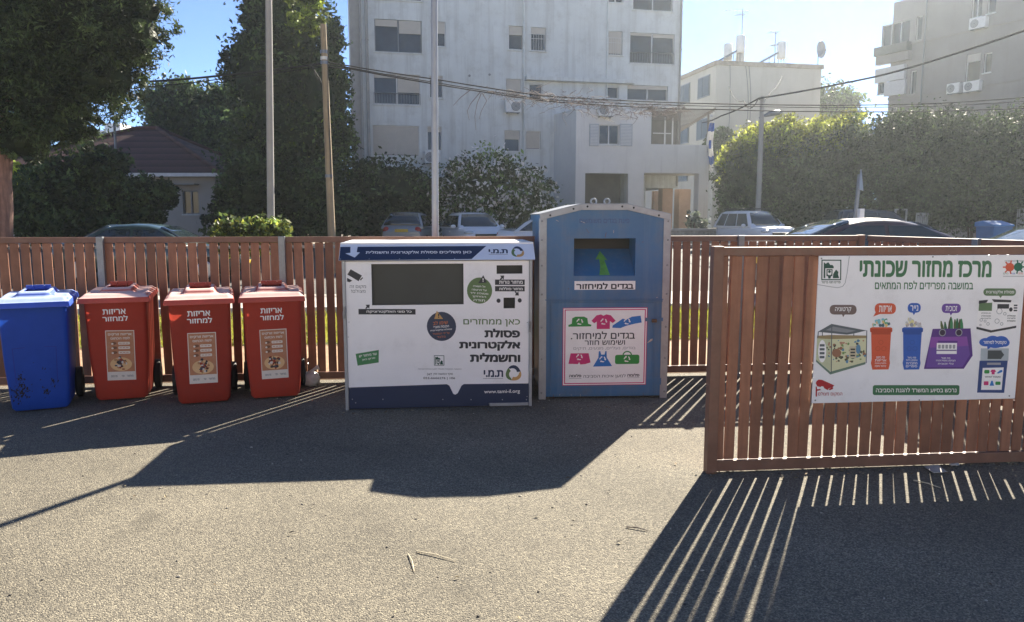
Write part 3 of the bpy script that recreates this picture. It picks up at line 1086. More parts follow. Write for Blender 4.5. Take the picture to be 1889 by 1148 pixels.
A.poly([(cxh - 0.042, 0.01), (cxh + 0.05, 0.01), (cxh + 0.036, 0.11), (cxh + 0.025, 0.20), (cxh + 0.052, 0.19), (cxh - 0.002, 0.31), (cxh - 0.055, 0.20), (cxh - 0.02, 0.205), (cxh - 0.022, 0.11)], gl, 1)
A.build('arrow', hat, matrix=Matrix.Translation((0, 0.0045, hz0)) @ Matrix.Rotation(-ga, 4, 'X'))
# aluminium corner trim with rivets
b = MB()
for x0, x1 in ((-0.012, 0.052), (CW - 0.052, CW + 0.012)):
    b.bb(x0, x1, -0.007, -0.003, 0.0, zs_ - 0.03, M_ALU)
    xe = x0 if x0 < 0.1 else x1 - 0.004
    b.bb(xe, xe + 0.004, -0.003, 0.06, 0.0, zs_ - 0.03, M_ALU)
for (xa, z0), (xb, z1) in zip(gab[:-1], gab[1:]):
    d = Vector((xb - xa, 0, z1 - z0))
    a = math.atan2(d.z, d.x)
    b.box(((xa + xb) / 2, -0.010, (z0 + z1) / 2 - 0.02), (d.length + 0.012, 0.005, 0.05), M_ALU, Matrix.Rotation(-a, 3, 'Y'))
    b.box(((xa + xb) / 2, CD / 2 - 0.006, (z0 + z1) / 2 + 0.008), (d.length + 0.02, CD + 0.01, 0.006), M_ALU, Matrix.Rotation(-a, 3, 'Y'))
trim = b.build('corner_trim', ct, bevel=0.0015, seg=1)
b = MB()
for x in (0.012, CW - 0.012):
    for z in (0.06, 0.36, 0.64, 0.93, 1.18, 1.40, 1.56):
        b.sphere((x, -0.0075, z), (0.009, 0.004, 0.009), M_STEEL, 8, 6)
for x, z in ((0.08, 1.61), (0.28, 1.665), (0.40, 1.685), (0.70, 1.685), (0.80, 1.675), (1.02, 1.61)):
    b.sphere((x, -0.013, z), (0.009, 0.004, 0.009), M_BLACK, 8, 6)
b.build('rivet', trim)
# lower door, its frame strips and lock
dx0, dz1 = cfn(158, 532)
dx1, dz0 = cfn(655, 1005)
b = MB()
b.bb(dx0, dx1, -0.006, -0.002, dz0, dz1, M_CBLUE)
b.build('door', ct, bevel=0.002)
b = MB()
b.bb(dx0 - 0.01, dx1 + 0.07, -0.014, -0.0065, dz1 + 0.004, dz1 + 0.016, M_CBLUE)
b.bb(dx0 - 0.012, dx0 + 0.002, -0.012, -0.0065, dz0, dz1, M_CBLUE)
b.bb(dx1 - 0.004, dx1 + 0.006, -0.012, -0.0065, dz0, dz1, M_CBLUE)
lx0, lz1 = cfn(610, 612)
lx1, lz0 = cfn(698, 630)
b.bb(lx0, lx1, -0.011, -0.0065, lz0, lz1, M_CBLUE)
b.bb(lx0 + 0.02, lx1 - 0.003, -0.010, -0.0065, cfn(0, 960)[1], cfn(0, 925)[1], M_CBLUE)
b.bb(0.04, CW - 0.04, -0.009, -0.002, dz1 + 0.02, dz1 + 0.028, M_CBLUE)
b.build('door_strip', ct)
b = MB()
b.box(((lx0 + lx1) / 2, -0.02, (lz0 + lz1) / 2 - 0.01), (0.045, 0.022, 0.03), mat('rusty_lock', (0.12, 0.07, 0.045), 0.7, 0.3, var=0.3, scale=40))
b.build('padlock', ct, bevel=0.006)
for u_ in (0.42, 0.50):
    b = MB()
    x = CW * (0.42 if u_ == 0.42 else 0.525)
    b.tube([(x, 0.10, za_), (x, 0.10, za_ + 0.012)], 0.02, M_ALU, 10)
    ring = [(x + 0.024 * math.cos(a), 0.10, za_ + 0.03 + 0.024 * math.sin(a)) for a in [R(10 * k) for k in range(-6, 25)]]
    b.tube(ring, 0.008, M_ALU, 6)
    b.build('lifting_eye', ct)
A = Art(cfn)
A.text('פינת בגדים משומשים', 285, 112, 525, 134, mat('faded_ink', (0.035, 0.085, 0.20), 0.5), 0.01, 1)
A.build('faded_lettering', ct, matrix=Matrix.Translation((0, -0.0003, 0)))
A = Art(cfn)
A.rect(264, 424, 560, 468, M_PAPER, 1)
A.text('בגדים למיחזור', 273, 432, 551, 465, M_INK, 0.03, 2)
A.build('label_plate', ct, matrix=Matrix.Translation((0, -0.0008, 0)))
A = Art(cfn)
scr = mat('scratch_bare', (0.45, 0.40, 0.33), 0.5)
rst = mat('scratch_rust', (0.13, 0.065, 0.04), 0.8)
rq = random.Random(8)
A.poly([(622, 744), (640, 722), (650, 720), (648, 730)], scr, 12)
for k in range(34):
    x, y = rq.uniform(120, 700), rq.choice((rq.uniform(860, 1015), rq.uniform(110, 540), rq.uniform(960, 1018)))
    if 255 < x < 565 and 200 < y < 475:
        continue
    l, a = rq.uniform(4, 26), rq.uniform(-0.5, 0.5) + rq.choice((0, 1.5))
    A.line(x, y, x + l * math.cos(a), y + l * math.sin(a), rq.uniform(1.0, 2.4), rq.choice((scr, rst, rst)), 0.6 + k * 0.03)
A.build('scratch_print', ct, matrix=Matrix.Translation((0, -0.0005, 0)))
# poster
PK, PBL, PGR = flat('magenta', (196, 44, 112)), flat('poster_blue', (38, 112, 186)), flat('poster_green', (48, 140, 66))
b = MB()
px0, pz1 = cfn(209, 559)
px1, pz0 = cfn(621, 959)
b.bb(px0, px1, -0.0095, -0.0068, pz0, pz1, PK)
po = b.build('poster', ct)
A = Art(cfn)
A.rect(212, 562, 618, 956, M_PAPER, 0.7)
A.frame(217, 567, 613, 951, 5, PK, 1.4)
A.poly([(236, 655), (236, 646), (252, 640), (254, 612), (270, 604), (312, 604), (328, 612), (332, 640), (348, 646), (346, 654)], PGR, 1.4)
A.poly([(348, 626), (372, 598), (394, 593), (406, 600), (420, 593), (442, 598), (466, 626), (452, 638), (438, 628), (438, 668), (374, 668), (374, 630), (362, 638)], PK, 1.4)
A.poly([(450, 662), (452, 650), (500, 616), (520, 620), (545, 606), (588, 601), (594, 636), (560, 642), (520, 652), (490, 664)], PBL, 1.4)
A.poly([(238, 846), (248, 792), (336, 792), (346, 840), (322, 848), (296, 850), (290, 838), (284, 848)], PK, 1.4)
A.poly([(358, 862), (384, 816), (386, 782), (393, 782), (398, 800), (414, 800), (418, 782), (424, 782), (426, 816), (452, 860)], PBL, 1.4)
A.rrect(466, 802, 586, 850, 10, PGR, 1.4)
A.ring(526, 806, 24, 6, PGR, 1.4, 180, 360)
for x, y in ((291, 630), (408, 630), (522, 630), (291, 812), (405, 824), (525, 824)):
    A.recycle(x, y, 15, M_PAPER, 2.2)
A.text('בגדים למיחזור.', 248, 680, 562, 720, M_INK, 0.014, 1.4)
A.text('ושימוש חוזר', 316, 726, 514, 750, M_INK, 0.014, 1.4)
A.text('בגדים, נעליים, מצעים, תיקים', 262, 758, 566, 778, flat('light_ink', (140, 142, 150)), -0.004, 1.4)
A.text('למען איכות הסביבה', 312, 902, 520, 924, M_INK, 0.004, 1.4)
for x in (242, 528):
    A.text('פלומה', x, 900, x + 60, 916, M_INK, 0.035, 1.4)
    A.rect(x, 921, x + 60, 923, M_GREY, 1.4)
A.build('poster_print', po, matrix=Matrix.Translation((0, -0.0096, 0)))


# ------------------------------------------------------------------ information board on the near fence
bd = thing('information_board', 'large white information board with green headline and pictures of bins, fixed to the near fence', 'sign', (F0.x, F0.y, 0), FFYAW)
def fcoord(u, v):
    """point of the near fence plane seen at a pixel, as (distance along, height)"""
    d = ray(u, v)
    n = Vector((-fdir.y, fdir.x, 0))
    o = F0 - n * 0.04
    t = (o - Vector((0, 0, CAMH))).dot(n) / d.dot(n)
    p = Vector((0, 0, CAMH)) + d * t
    return (p - o).dot(fdir), p.z
s0, zt0 = fcoord(1511, 473)
s0b, zb0 = fcoord(1500, 745)
s1, zt1 = fcoord(1891, 470)
s1b, zb1 = fcoord(1880, 736)
BX0, BX1, BZ0, BZ1 = (s0 + s0b) / 2, (s1 + s1b) / 2, (zb0 + zb1) / 2, (zt0 + zt1) / 2
def bfn(zx, zy):
    u, v = 0.5, 0.5
    for _ in range(4):
        top, bot = 48 - 12 * u, 1090 - 35 * u
        v = (zy - top) / (bot - top)
        xl, xr = 120 - 40 * v, 1572 - 40 * v
        u = (zx - xl) / (xr - xl)
    return (BX0 + u * (BX1 - BX0), BZ1 - v * (BZ1 - BZ0))
b = MB()
b.bb(BX0, BX1, -0.031, -0.0235, BZ0, BZ1, M_WHITEP)
b.build('panel', bd, bevel=0.0015, seg=1)
A = Art(bfn)
MG = mat('board_green', (0.030, 0.150, 0.062), 0.42, var=0.12, scale=4)
brown, orange, blu, pur = flat('bubble_taupe', (112, 96, 92)), flat('bubble_orange', (206, 88, 58)), flat('bubble_blue', (44, 92, 178)), flat('bubble_purple', (104, 70, 152))
ora2, blu2, pur2, pur3 = flat('bin_orange_dk', (178, 70, 44)), flat('bin_blue_dk', (34, 76, 152)), flat('purple_dk', (84, 46, 126)), flat('purple_lt', (134, 74, 160))
A.text('מרכז מחזור שכונתי', 398, 76, 1322, 193, MG, 0.034, 1)
A.text('במושבה מפרידים לפח המתאים', 506, 218, 1196, 278, MG, 0.016, 1)
# town emblem in its own corner
for p, q in zip([(108, 246), (200, 262), (250, 268), (282, 260), (300, 235), (312, 170), (326, 50)][:-1], [(200, 262), (250, 268), (282, 260), (300, 235), (312, 170), (326, 50)]):
    A.line(*p, *q, 4, M_GREY, 1)
emblem(A, 136, 74, 272, 216, dkg, 1)
A.text('פרדס חנה כרכור', 138, 222, 268, 238, dkg, 0.02, 1)
# ministry emblem: two hands
A.text('המשרד להגנת הסביבה', 1412, 74, 1556, 82, flat('tiny_green', (40, 90, 74)), 0.02, 1)
def hand(cx, cy, s, m):
    A.ell(cx, cy, 32, 30, m, 1, 14)
    for k in range(5):
        a = R(-100 + 50 * k) if s > 0 else R(80 + 50 * k)
        A.line(cx + 18 * math.cos(a), cy + 18 * math.sin(a), cx + 50 * math.cos(a), cy + 48 * math.sin(a), 10, m, 1 + 0.1 * k)
hand(1452, 122, -1, orange)
hand(1512, 120, 1, flat('hand_green', (28, 104, 80)))
for k, x in enumerate((1408, 1458, 1512)):
    A.text(('מים', 'אוויר', 'אדמה')[k], x, 160, x + 34, 172, (MG, blu, orange)[k], 0.0, 1)
A.rect(1406, 183, 1556, 187, M_GREY, 1)
# speech bubbles
for x0, y0, x1, y1, m, s, tx in ((196, 388, 382, 456, brown, 'קרטוניה', 290), (508, 376, 656, 452, orange, 'אריזות', 505), (738, 374, 830, 442, blu, 'נייר', 782), (978, 378, 1114, 444, pur, 'זכוכית', 1044)):
    A.rrect(x0, y0, x1, y1, 0.42 * (y1 - y0), m, 1)
    A.poly([(tx - 14 if m != orange else 515, y1 - 12), (tx + 14 if m != orange else 560, y1 - 6), (tx if m != orange else 498, y1 + 18)], m, 1.3)
    w_ = (x1 - x0) * 0.2
    A.text(s, x0 + w_, y0 + 16, x1 - w_, y1 - 14, M_PAPER, 0.014, 2)
A.rrect(1270, 270, 1504, 322, 24, flat('bubble_olive', (92, 120, 84)), 1)
A.poly([(1380, 318), (1408, 318), (1394, 338)], flat('bubble_olive', (92, 120, 84)), 1.3)
A.text('פסולת אלקטרונית', 1288, 283, 1490, 312, M_PAPER, 0.012, 2)
for cx, cy, rx, ry in ((1300, 650, 46, 30), (1350, 640, 52, 36), (1410, 646, 56, 40), (1440, 654, 34, 28), (1370, 664, 60, 28)):
    A.ell(cx, cy, rx, ry, blu, 1 + (cx % 7) * 0.06)
A.poly([(1310, 670), (1350, 680), (1316, 702)], blu, 1.2)
A.text('טקסטיל למיחזור', 1284, 636, 1450, 670, M_PAPER, 0.016, 2)
# cardboard cage
gs, cream, steel = flat('cage_grey', (92, 100, 104)), flat('cage_cream', (208, 208, 170)), flat('cage_strip', (104, 128, 112))
A.poly([(116, 578), (210, 522), (455, 568), (365, 590), (318, 598)], gs, 1)
A.poly([(170, 566), (222, 540), (380, 570), (318, 584)], flat('cage_in', (134, 138, 142)), 1.6)
for x, y0, y1 in ((120, 578, 620), (148, 580, 606), (212, 545, 870), (365, 590, 606), (455, 568, 800)):
    A.line(x, y0, x - (4 if x < 130 else 0), y1, 6, gs, 2.6)
A.poly([(112, 622), (212, 628), (206, 860), (106, 775)], flat('cage_cream2', (190, 194, 160)), 1)
A.poly([(212, 628), (455, 618), (450, 795), (206, 862)], cream, 1)
A.poly([(112, 606), (212, 600), (455, 604), (455, 622), (212, 630), (112, 624)], flat('cage_band', (150, 134, 96)), 1.6)
A.poly([(106, 775), (206, 862), (450, 792), (450, 808), (206, 882), (106, 790)], steel, 1.6)
A.ell(148, 716, 28, 80, M_PAPER, 1.6)
A.ring(148, 716, 1, 1, gs, 2)
for k in range(4):
    A.rect(130, 665 + k * 28, 164, 682 + k * 28, gs, 2.2)
rnd = random.Random(3)
pc = [flat('pat%d' % i, c) for i, c in enumerate(((150, 108, 84), (96, 96, 72), (92, 136, 166), (122, 150, 90), (70, 70, 66), (176, 132, 110)))]
for k in range(70):
    x, y = rnd.uniform(222, 446), rnd.uniform(636, 800)
    if y > 858 - (x - 206) * 0.30 - 16:
        continue
    r = rnd.uniform(4, 13)
    A.poly([(x + r * rnd.uniform(0.6, 1.3) * math.cos(a), y + r * rnd.uniform(0.6, 1.2) * math.sin(a)) for a in (0, 0.9, 1.9, 2.8, 3.8, 4.7, 5.5)], pc[k % 6], 1.6 + (k % 9) * 0.07)
for k in range(26):
    x, y = rnd.uniform(112, 205), rnd.uniform(640, 770)
    if abs(x - 148) < 32 and abs(y - 716) < 86:
        continue
    A.ell(x, y, rnd.uniform(3, 8), rnd.uniform(4, 9), pc[k % 6], 1.6 + (k % 9) * 0.07, 8)
A.ell(248, 728, 32, 30, pc[0], 2.4)
A.rrect(336, 680, 385, 765, 6, flat('cage_lab', (196, 186, 158)), 2.4)
for k in range(3):
    A.rect(344, 696 + k * 22, 376, 708 + k * 22, pc[4], 3)
A.ell(398, 700, 16, 34, pc[2], 2.5)
# two bins with what is in them
for cx, mm, md, w_, stuff in ((556, orange, ora2, 78, ((120, 186, 196), (220, 190, 120), (96, 168, 120), (226, 232, 236), (70, 100, 110))), (776, blu, blu2, 74, ((196, 196, 196), (222, 214, 150), (236, 236, 238), (150, 154, 160), (190, 176, 170)))):
    A.poly([(cx - w_ + 8, 575), (cx + w_ - 8, 575), (cx + w_ * 0.80, 770), (cx + w_ * 0.86, 800), (cx + w_ * 0.74, 845), (cx - w_ * 0.72, 847), (cx - w_ * 0.86, 800), (cx - w_ * 0.80, 770)], mm, 1)
    A.rrect(cx - w_, 548, cx + w_, 580, 8, md, 1.6)
    A.rect(cx - w_ * 0.86, 545, cx + w_ * 0.86, 556, mm, 2.2)
    A.poly([(cx - w_ * 0.82, 580), (cx + w_ * 0.82, 580), (cx + w_ * 0.80, 596), (cx - w_ * 0.80, 596)], md, 1.6)
    for k in range(3):
        a = R(-90 + 120 * k)
        A.ring(cx + 24 * math.cos(a), 682 + 30 * math.sin(a), 17, 3, md, 1.6, 0, 360, 12)
    L4 = ('פח כתום', 'אריזות', 'פלסטיק ומתכת', 'קרטוני משקה') if mm is orange else ('פח כחול', 'עיתונים, ניירות', 'מחברות', 'ספרים')
    for k, s in enumerate(L4):
        ww = 30 if k == 0 else 40
        A.text(s, cx - ww, 752 + k * 21, cx + ww, 767 + k * 21, M_PAPER, 0.012, 2)
    r2 = random.Random(cx)
    for k in range(26):
        x, y = cx + r2.uniform(-0.7, 0.7) * w_, r2.uniform(488, 542)
        r = r2.uniform(8, 17)
        A.poly([(x + r * r2.uniform(0.6, 1.2) * math.cos(a), min(544, y + r * r2.uniform(0.6, 1.4) * math.sin(a))) for a in (0.2, 1.3, 2.2, 3.3, 4.1, 5.2)], flat('stuff%d%d' % (cx, k % 5), stuff[k % 5]), 1 + k * 0.06)
# glass igloo and bottles
gr = [flat('bottle_a', (84, 96, 58)), flat('bottle_b', (40, 100, 66)), flat('bottle_c', (70, 72, 52)), flat('bottle_d', (56, 128, 84))]
for k, (x, y0, a) in enumerate(((990, 500, 14), (1012, 506, 8), (1036, 470, -10), (1052, 480, 2), (1078, 488, 4), (1092, 482, 2), (1108, 486, -2), (1126, 484, 6))):
    A.poly([(x - 11, 560), (x + 11, 560), (x + 10 - a * 0.5, y0 + 34), (x + 4 - a, y0), (x - 4 - a, y0), (x - 10 - a * 0.5, y0 + 34)], gr[k % 4], 1 + k * 0.07)
A.poly([(918, 556), (1188, 552), (1210, 745), (1150, 840), (864, 842)], pur2, 1.7)
A.poly([(906, 614), (1164, 610), (1190, 740), (1140, 826), (880, 830)], pur, 2.1)
A.poly([(906, 614), (1164, 610), (1176, 676), (900, 690)], pur3, 2.4)
for x in (988, 1105):
    A.ell(x, 582, 25, 26, M_GREY, 2.4)
    A.ell(x, 582, 19, 20, flat('hole_dk', (52, 40, 64)), 2.9)
A.rect(958, 640, 1098, 654, pur2, 2.9)
A.rect(950, 656, 1094, 734, M_PAPER, 2.9)
A.rect(950, 704, 1092, 712, pur2, 3.3)
for k in range(5):
    A.rrect(960 + k * 26, 668, 978 + k * 26, 696, 4, M_GREY, 3.3)
for k, (s, ww) in enumerate((('פח סגול', 32), ('בקבוקים, צנצנות זכוכית', 70), ('כלי זכוכית', 56))):
    A.text(s, 1018 - ww, 756 + k * 20, 1018 + ww, 770 + k * 20, M_PAPER, 0.012, 2.9)
# little electronics machine
A.poly([(1240, 372), (1340, 362), (1334, 582), (1230, 556)], M_PAPER, 1)
A.poly([(1340, 362), (1526, 370), (1516, 548), (1334, 582)], M_PAPER, 1)
A.poly([(1240, 356), (1306, 350), (1296, 370), (1240, 380)], dk, 1.6)
A.poly([(1332, 346), (1474, 352), (1470, 368), (1348, 366)], dk, 1.6)
A.poly([(1242, 374), (1336, 370), (1336, 428), (1240, 428)], flat('bubble_olive', (92, 120, 84)), 1.6)
A.rect(1374, 380, 1458, 412, dk, 1.6)
A.ell(1472, 418, 13, 15, dk, 1.6)
for k in range(3):
    A.rect(1492, 384 + k * 18, 1518, 394 + k * 18, dk, 1.6)
A.poly([(1230, 540), (1334, 564), (1334, 582), (1230, 556)], dk, 1.6)
A.poly([(1334, 566), (1516, 532), (1516, 548), (1334, 582)], dk, 1.6)
for k, s in enumerate(('פסולת', 'אלקטרונית', 'וחשמלית')):
    A.text(s, 1448, 456 + k * 18, 1508, 468 + k * 18, dk, 0.03, 1.6)
for k, s in enumerate(('כאן ממחזרים', 'פסולת', 'אלקטרונית')):
    A.text(s, 1262, 440 + k * 18, 1330, 451 + k * 18, dk, 0.02, 1.6)
for x, y, r in ((1262, 492, 12), (1290, 500, 10), (1312, 520, 12), (1258, 528, 8), (1390, 430, 22), (1430, 448, 12), (1376, 500, 18), (1410, 520, 12)):
    A.ring(x, y, r, 4, M_GREY, 1.6, 0, 360, 10)
# little textile container
A.rect(1268, 694, 1470, 782, flat('cont_top', (168, 178, 184)), 1)
A.rect(1318, 708, 1418, 770, flat('cont_hole', (64, 72, 76)), 1.6)
A.poly([(1416, 712), (1438, 740), (1416, 768)], flat('cont_hole', (64, 72, 76)), 1.7)
A.poly([(1262, 782), (1466, 780), (1450, 1014), (1252, 1012)], flat('cont_blue', (40, 66, 122)), 1)
A.rect(1316, 796, 1416, 812, M_GREY, 1.6)
A.poly([(1286, 834), (1438, 830), (1430, 992), (1280, 992)], M_PAPER, 1.6)
A.rrect(1298, 848, 1336, 874, 8, PGR, 2.2)
A.poly([(1342, 860), (1352, 846), (1374, 846), (1384, 860), (1374, 864), (1374, 880), (1352, 880), (1352, 864)], PK, 2.2)
A.poly([(1388, 872), (1412, 850), (1428, 848), (1430, 862), (1402, 874)], PBL, 2.2)
A.text('טקסטיל למיחזור', 1302, 890, 1418, 908, M_INK, 0.02, 2.2)
A.rrect(1298, 930, 1332, 958, 4, PK, 2.2)
A.poly([(1340, 962), (1352, 926), (1362, 926), (1374, 962)], PBL, 2.2)
A.rrect(1382, 932, 1420, 956, 6, PGR, 2.2)
# camera mark and green strip
rd = flat('camera_red', (168, 40, 50))
A.poly([(112, 928), (126, 918), (150, 920), (236, 960), (222, 974), (196, 982), (190, 994), (160, 978), (116, 966), (106, 944)], rd, 1)
A.ell(150, 980, 14, 14, M_WHITEP, 1.6)
A.poly([(106, 968), (114, 968), (116, 988), (146, 984), (150, 992), (116, 1000), (116, 1040), (106, 1040)], rd, 1)
A.poly([(196, 986), (224, 972), (228, 984), (204, 996)], rd, 1)
A.text('המקום מצולם', 124, 1006, 292, 1040, rd, 0.012, 1)
A.rrect(506, 958, 1124, 1030, 14, MG, 1)
A.text('נרכש בסיוע המשרד להגנת הסביבה', 528, 976, 1102, 1010, M_PAPER, 0.014, 2)
for x, y in ((136, 66), (904, 52), (1556, 50), (104, 1068), (838, 1066), (1488, 1036)):
    A.ell(x, y, 6, 6, M_STEEL, 2, 10)
A.build('board_print', bd, matrix=Matrix.Translation((0, -0.0312, 0)))


# ------------------------------------------------------------------ rubbish on the ground
def litter_stick(u0, v0, u1, v1, r, label, m):
    p, q = G(u0, v0), G(u1, v1)
    b = MB()
    mid = (p + q) / 2 + Vector((0.004, 0.006, 0.004))
    for w in (p, mid, q):
        w.z += r + 0.002
    b.tube([p, mid, q], [r, r * 0.9, r * 0.6], m, 6)
    tag(b.build('stick'), label, 'stick')


m_str = mat('dry_straw', (0.62, 0.53, 0.36), 0.7, var=0.2, scale=30)
litter_stick(753, 1024, 764, 1056, 0.0028, 'short pale straw lying on the sunlit asphalt, the upright one of two', m_str)
litter_stick(768, 1019, 840, 1037, 0.0028, 'long pale straw lying across the sunlit asphalt', m_str)
litter_stick(1155, 974, 1195, 981, 0.0035, 'dark twig lying on the sunlit asphalt beside the fence shadow', mat('dark_twig', (0.10, 0.08, 0.06), 0.8))
litter_stick(1685, 888, 1735, 902, 0.004, 'thin dry twig on the shaded asphalt below the information board', m_str)


def paper(name, pix, label, cat, col, lift=0.012):
    b = MB()
    m = mat(name + '_sheet', col, 0.8, var=0.12, scale=12)
    top = [G(u, v) + Vector((0, 0, lift + 0.006 * (k % 2))) for k, (u, v) in enumerate(pix)]
    n = len(top)
    b.add(top + [p - Vector((0, 0, 0.004)) for p in top], [list(range(n))[::-1], list(range(n, 2 * n))] + [(i, (i + 1) % n, n + (i + 1) % n, n + i) for i in range(n)], m)
    tag(b.build(name), label, cat)


paper('cardboard_scrap', [(1704, 864), (1729, 862), (1748, 874), (1722, 877)], 'flat grey cardboard scrap lying at the foot of the near fence', 'cardboard', (0.42, 0.40, 0.36))
paper('paper_scrap', [(1750, 860), (1768, 858), (1770, 861), (1754, 863)], 'small pale paper scrap against the foot of the near fence', 'paper', (0.5, 0.47, 0.42))
rs = random.Random(2)
b = MB()
# pebbles and leaf bits scattered on the lot
for k in range(420):
    x, y = rs.uniform(-4.5, 4), rs.uniform(1.9, 6.9)
    r = rs.uniform(0.002, 0.006)
    b.sphere((x, y, r * 0.5), (r * rs.uniform(0.8, 2), r, r * 0.6), mat('pebble_%d' % (k % 3), ((0.3, 0.27, 0.22), (0.06, 0.055, 0.05), (0.5, 0.45, 0.36))[k % 3], 0.8), 5, 4, 0.2, rs)
struct(b.build('gravel'), 'stuff')
# dry leaf litter blown against the fences and container feet
b = MB()
lt = [mat('litter_%d' % k, c, 0.8, var=0.2) for k, c in enumerate(((0.20, 0.13, 0.06), (0.12, 0.085, 0.05), (0.32, 0.26, 0.15), (0.07, 0.06, 0.045)))]
for k in range(620):
    q = rs.random()
    if q < 0.42:
        p = FA + fdir * rs.uniform(-0.1, 2.8)
        x, y = p.x, p.y - abs(rs.gauss(0, 0.10)) + 0.03
    elif q < 0.72:
        x = rs.uniform(-5.2, 3.4)
        y = fl(x) - abs(rs.gauss(0, 0.14))
    elif q < 0.88:
        x = rs.uniform(-1.5, 1.4)
        y = 6.22 + 0.1 * x - abs(rs.gauss(0, 0.08))
    else:
        x, y = rs.uniform(-4.5, 3.6), rs.uniform(2.0, 6.3)
    r, a = rs.uniform(0.006, 0.02), rs.uniform(0, 6.28)
    c_, s_ = math.cos(a) * r, math.sin(a) * r
    z = 0.006 + rs.uniform(0, 0.006)
    b.add([(x - c_, y - s_, z), (x + 0.45 * s_, y - 0.45 * c_, z + rs.uniform(0, 0.008)), (x + c_, y + s_, z + rs.uniform(0, 0.006)), (x - 0.45 * s_, y + 0.45 * c_, z + rs.uniform(0, 0.008))], [(0, 1, 2, 3)], lt[k % 4])
struct(b.build('leaf_litter'), 'stuff')


def bag(name, u, v, size, label, m, seed):
    p = G(u, v)
    b = MB()
    r_ = random.Random(seed)
    b.sphere((0, 0, size[2] * 0.9), size, m, 18, 12, 0.10, r_)
    b.tube([(0.01, 0, size[2] * 1.7), (0.03, 0.0, size[2] * 2.15), (0.075, 0.01, size[2] * 2.4)], [size[0] * 0.35, size[0] * 0.12, size[0] * 0.30], m, 8)
    o = b.build(name, loc=(p.x, p.y, 0))
    tag(o, label, 'bag')


bag('rubbish_bag', 574, 712, (0.085, 0.07, 0.075), 'small white rubbish bag on the ground behind the last red bin', mat('white_film', (0.62, 0.62, 0.6), 0.35, var=0.1, scale=20, trans=0.2, bump=0.5, bscale=25), 1)
bag('rubbish_bag', 564, 702, (0.075, 0.07, 0.10), 'small black rubbish bag against the fence next to the white bag', mat('black_film', (0.012, 0.012, 0.014), 0.3, bump=0.5, bscale=25), 2)


# ------------------------------------------------------------------ buildings
M_WALL = mat('painted_render', (0.58, 0.605, 0.59), 0.85, var=0.07, scale=0.8, streak=((0.25, 0.24, 0.22), 2.4, 0.48, 0.78, 0.65), dirt=((0.36, 0.36, 0.34), 1.4, 0.5, 0.72, 0.6), bump=0.15, bscale=12)
M_WALL2 = mat('wing_render', (0.64, 0.62, 0.585), 0.85, var=0.06, scale=0.8, streak=((0.33, 0.30, 0.27), 2.6, 0.55, 0.82, 0.6), bump=0.12, bscale=12)
M_CREAM = mat('cream_render', (0.44, 0.43, 0.395), 0.85, var=0.08, scale=0.5, streak=((0.28, 0.25, 0.2), 1.8, 0.54, 0.8, 0.5))
M_OLDW = mat('old_concrete', (0.25, 0.232, 0.22), 0.88, var=0.10, scale=0.6, streak=((0.20, 0.18, 0.17), 1.6, 0.5, 0.78, 0.6), dirt=((0.24, 0.22, 0.21), 0.7, 0.5, 0.75, 0.6))
M_CONC = mat('grey_concrete', (0.30, 0.29, 0.27), 0.85, var=0.12, scale=3, streak=((0.17, 0.16, 0.15), 6, 0.55, 0.8, 0.5))
M_SHUT = mat('roller_shutter', (0.46, 0.425, 0.37), 0.6, var=0.06, scale=3)
M_FRM = mat('window_frame', (0.58, 0.58, 0.57), 0.45, 0.2, var=0.05)
M_FRMD = mat('grey_frame', (0.16, 0.17, 0.18), 0.45, 0.3, var=0.05)
M_WGL = mat('window_glass', (0.030, 0.040, 0.050), 0.12, var=0.4, scale=0.9, spec=0.45)
M_INT = mat('dim_room', (0.12, 0.11, 0.10), 0.9, var=0.2, scale=1)  # dimness of the interior is put into this dark colour


class Face:
    """a facade: local x runs along it, -y points out of it; pixels of the photograph give positions on it"""

    def __init__(self, O, ang, parent):
        self.O, self.a, self.t = Vector((O[0], O[1], 0)), ang, parent
        self.d = Vector((math.cos(ang), math.sin(ang), 0))
        self.n = Vector((-math.sin(ang), math.cos(ang), 0))

    def at(self, u, v, off=0.0):
        d = ray(u, v)
        o = self.O + self.n * off
        c = Vector((0, 0, CAMH))
        p = c + d * ((o - c).dot(self.n) / d.dot(self.n))
        return (p - o).dot(self.d), p.z

    def rect(self, u0, v0, u1, v1, off=0.0):
        um, vm = (u0 + u1) / 2, (v0 + v1) / 2
        return (self.at(u0, vm, off)[0], self.at(u1, vm, off)[0], self.at(um, v1, off)[1], self.at(um, v0, off)[1])


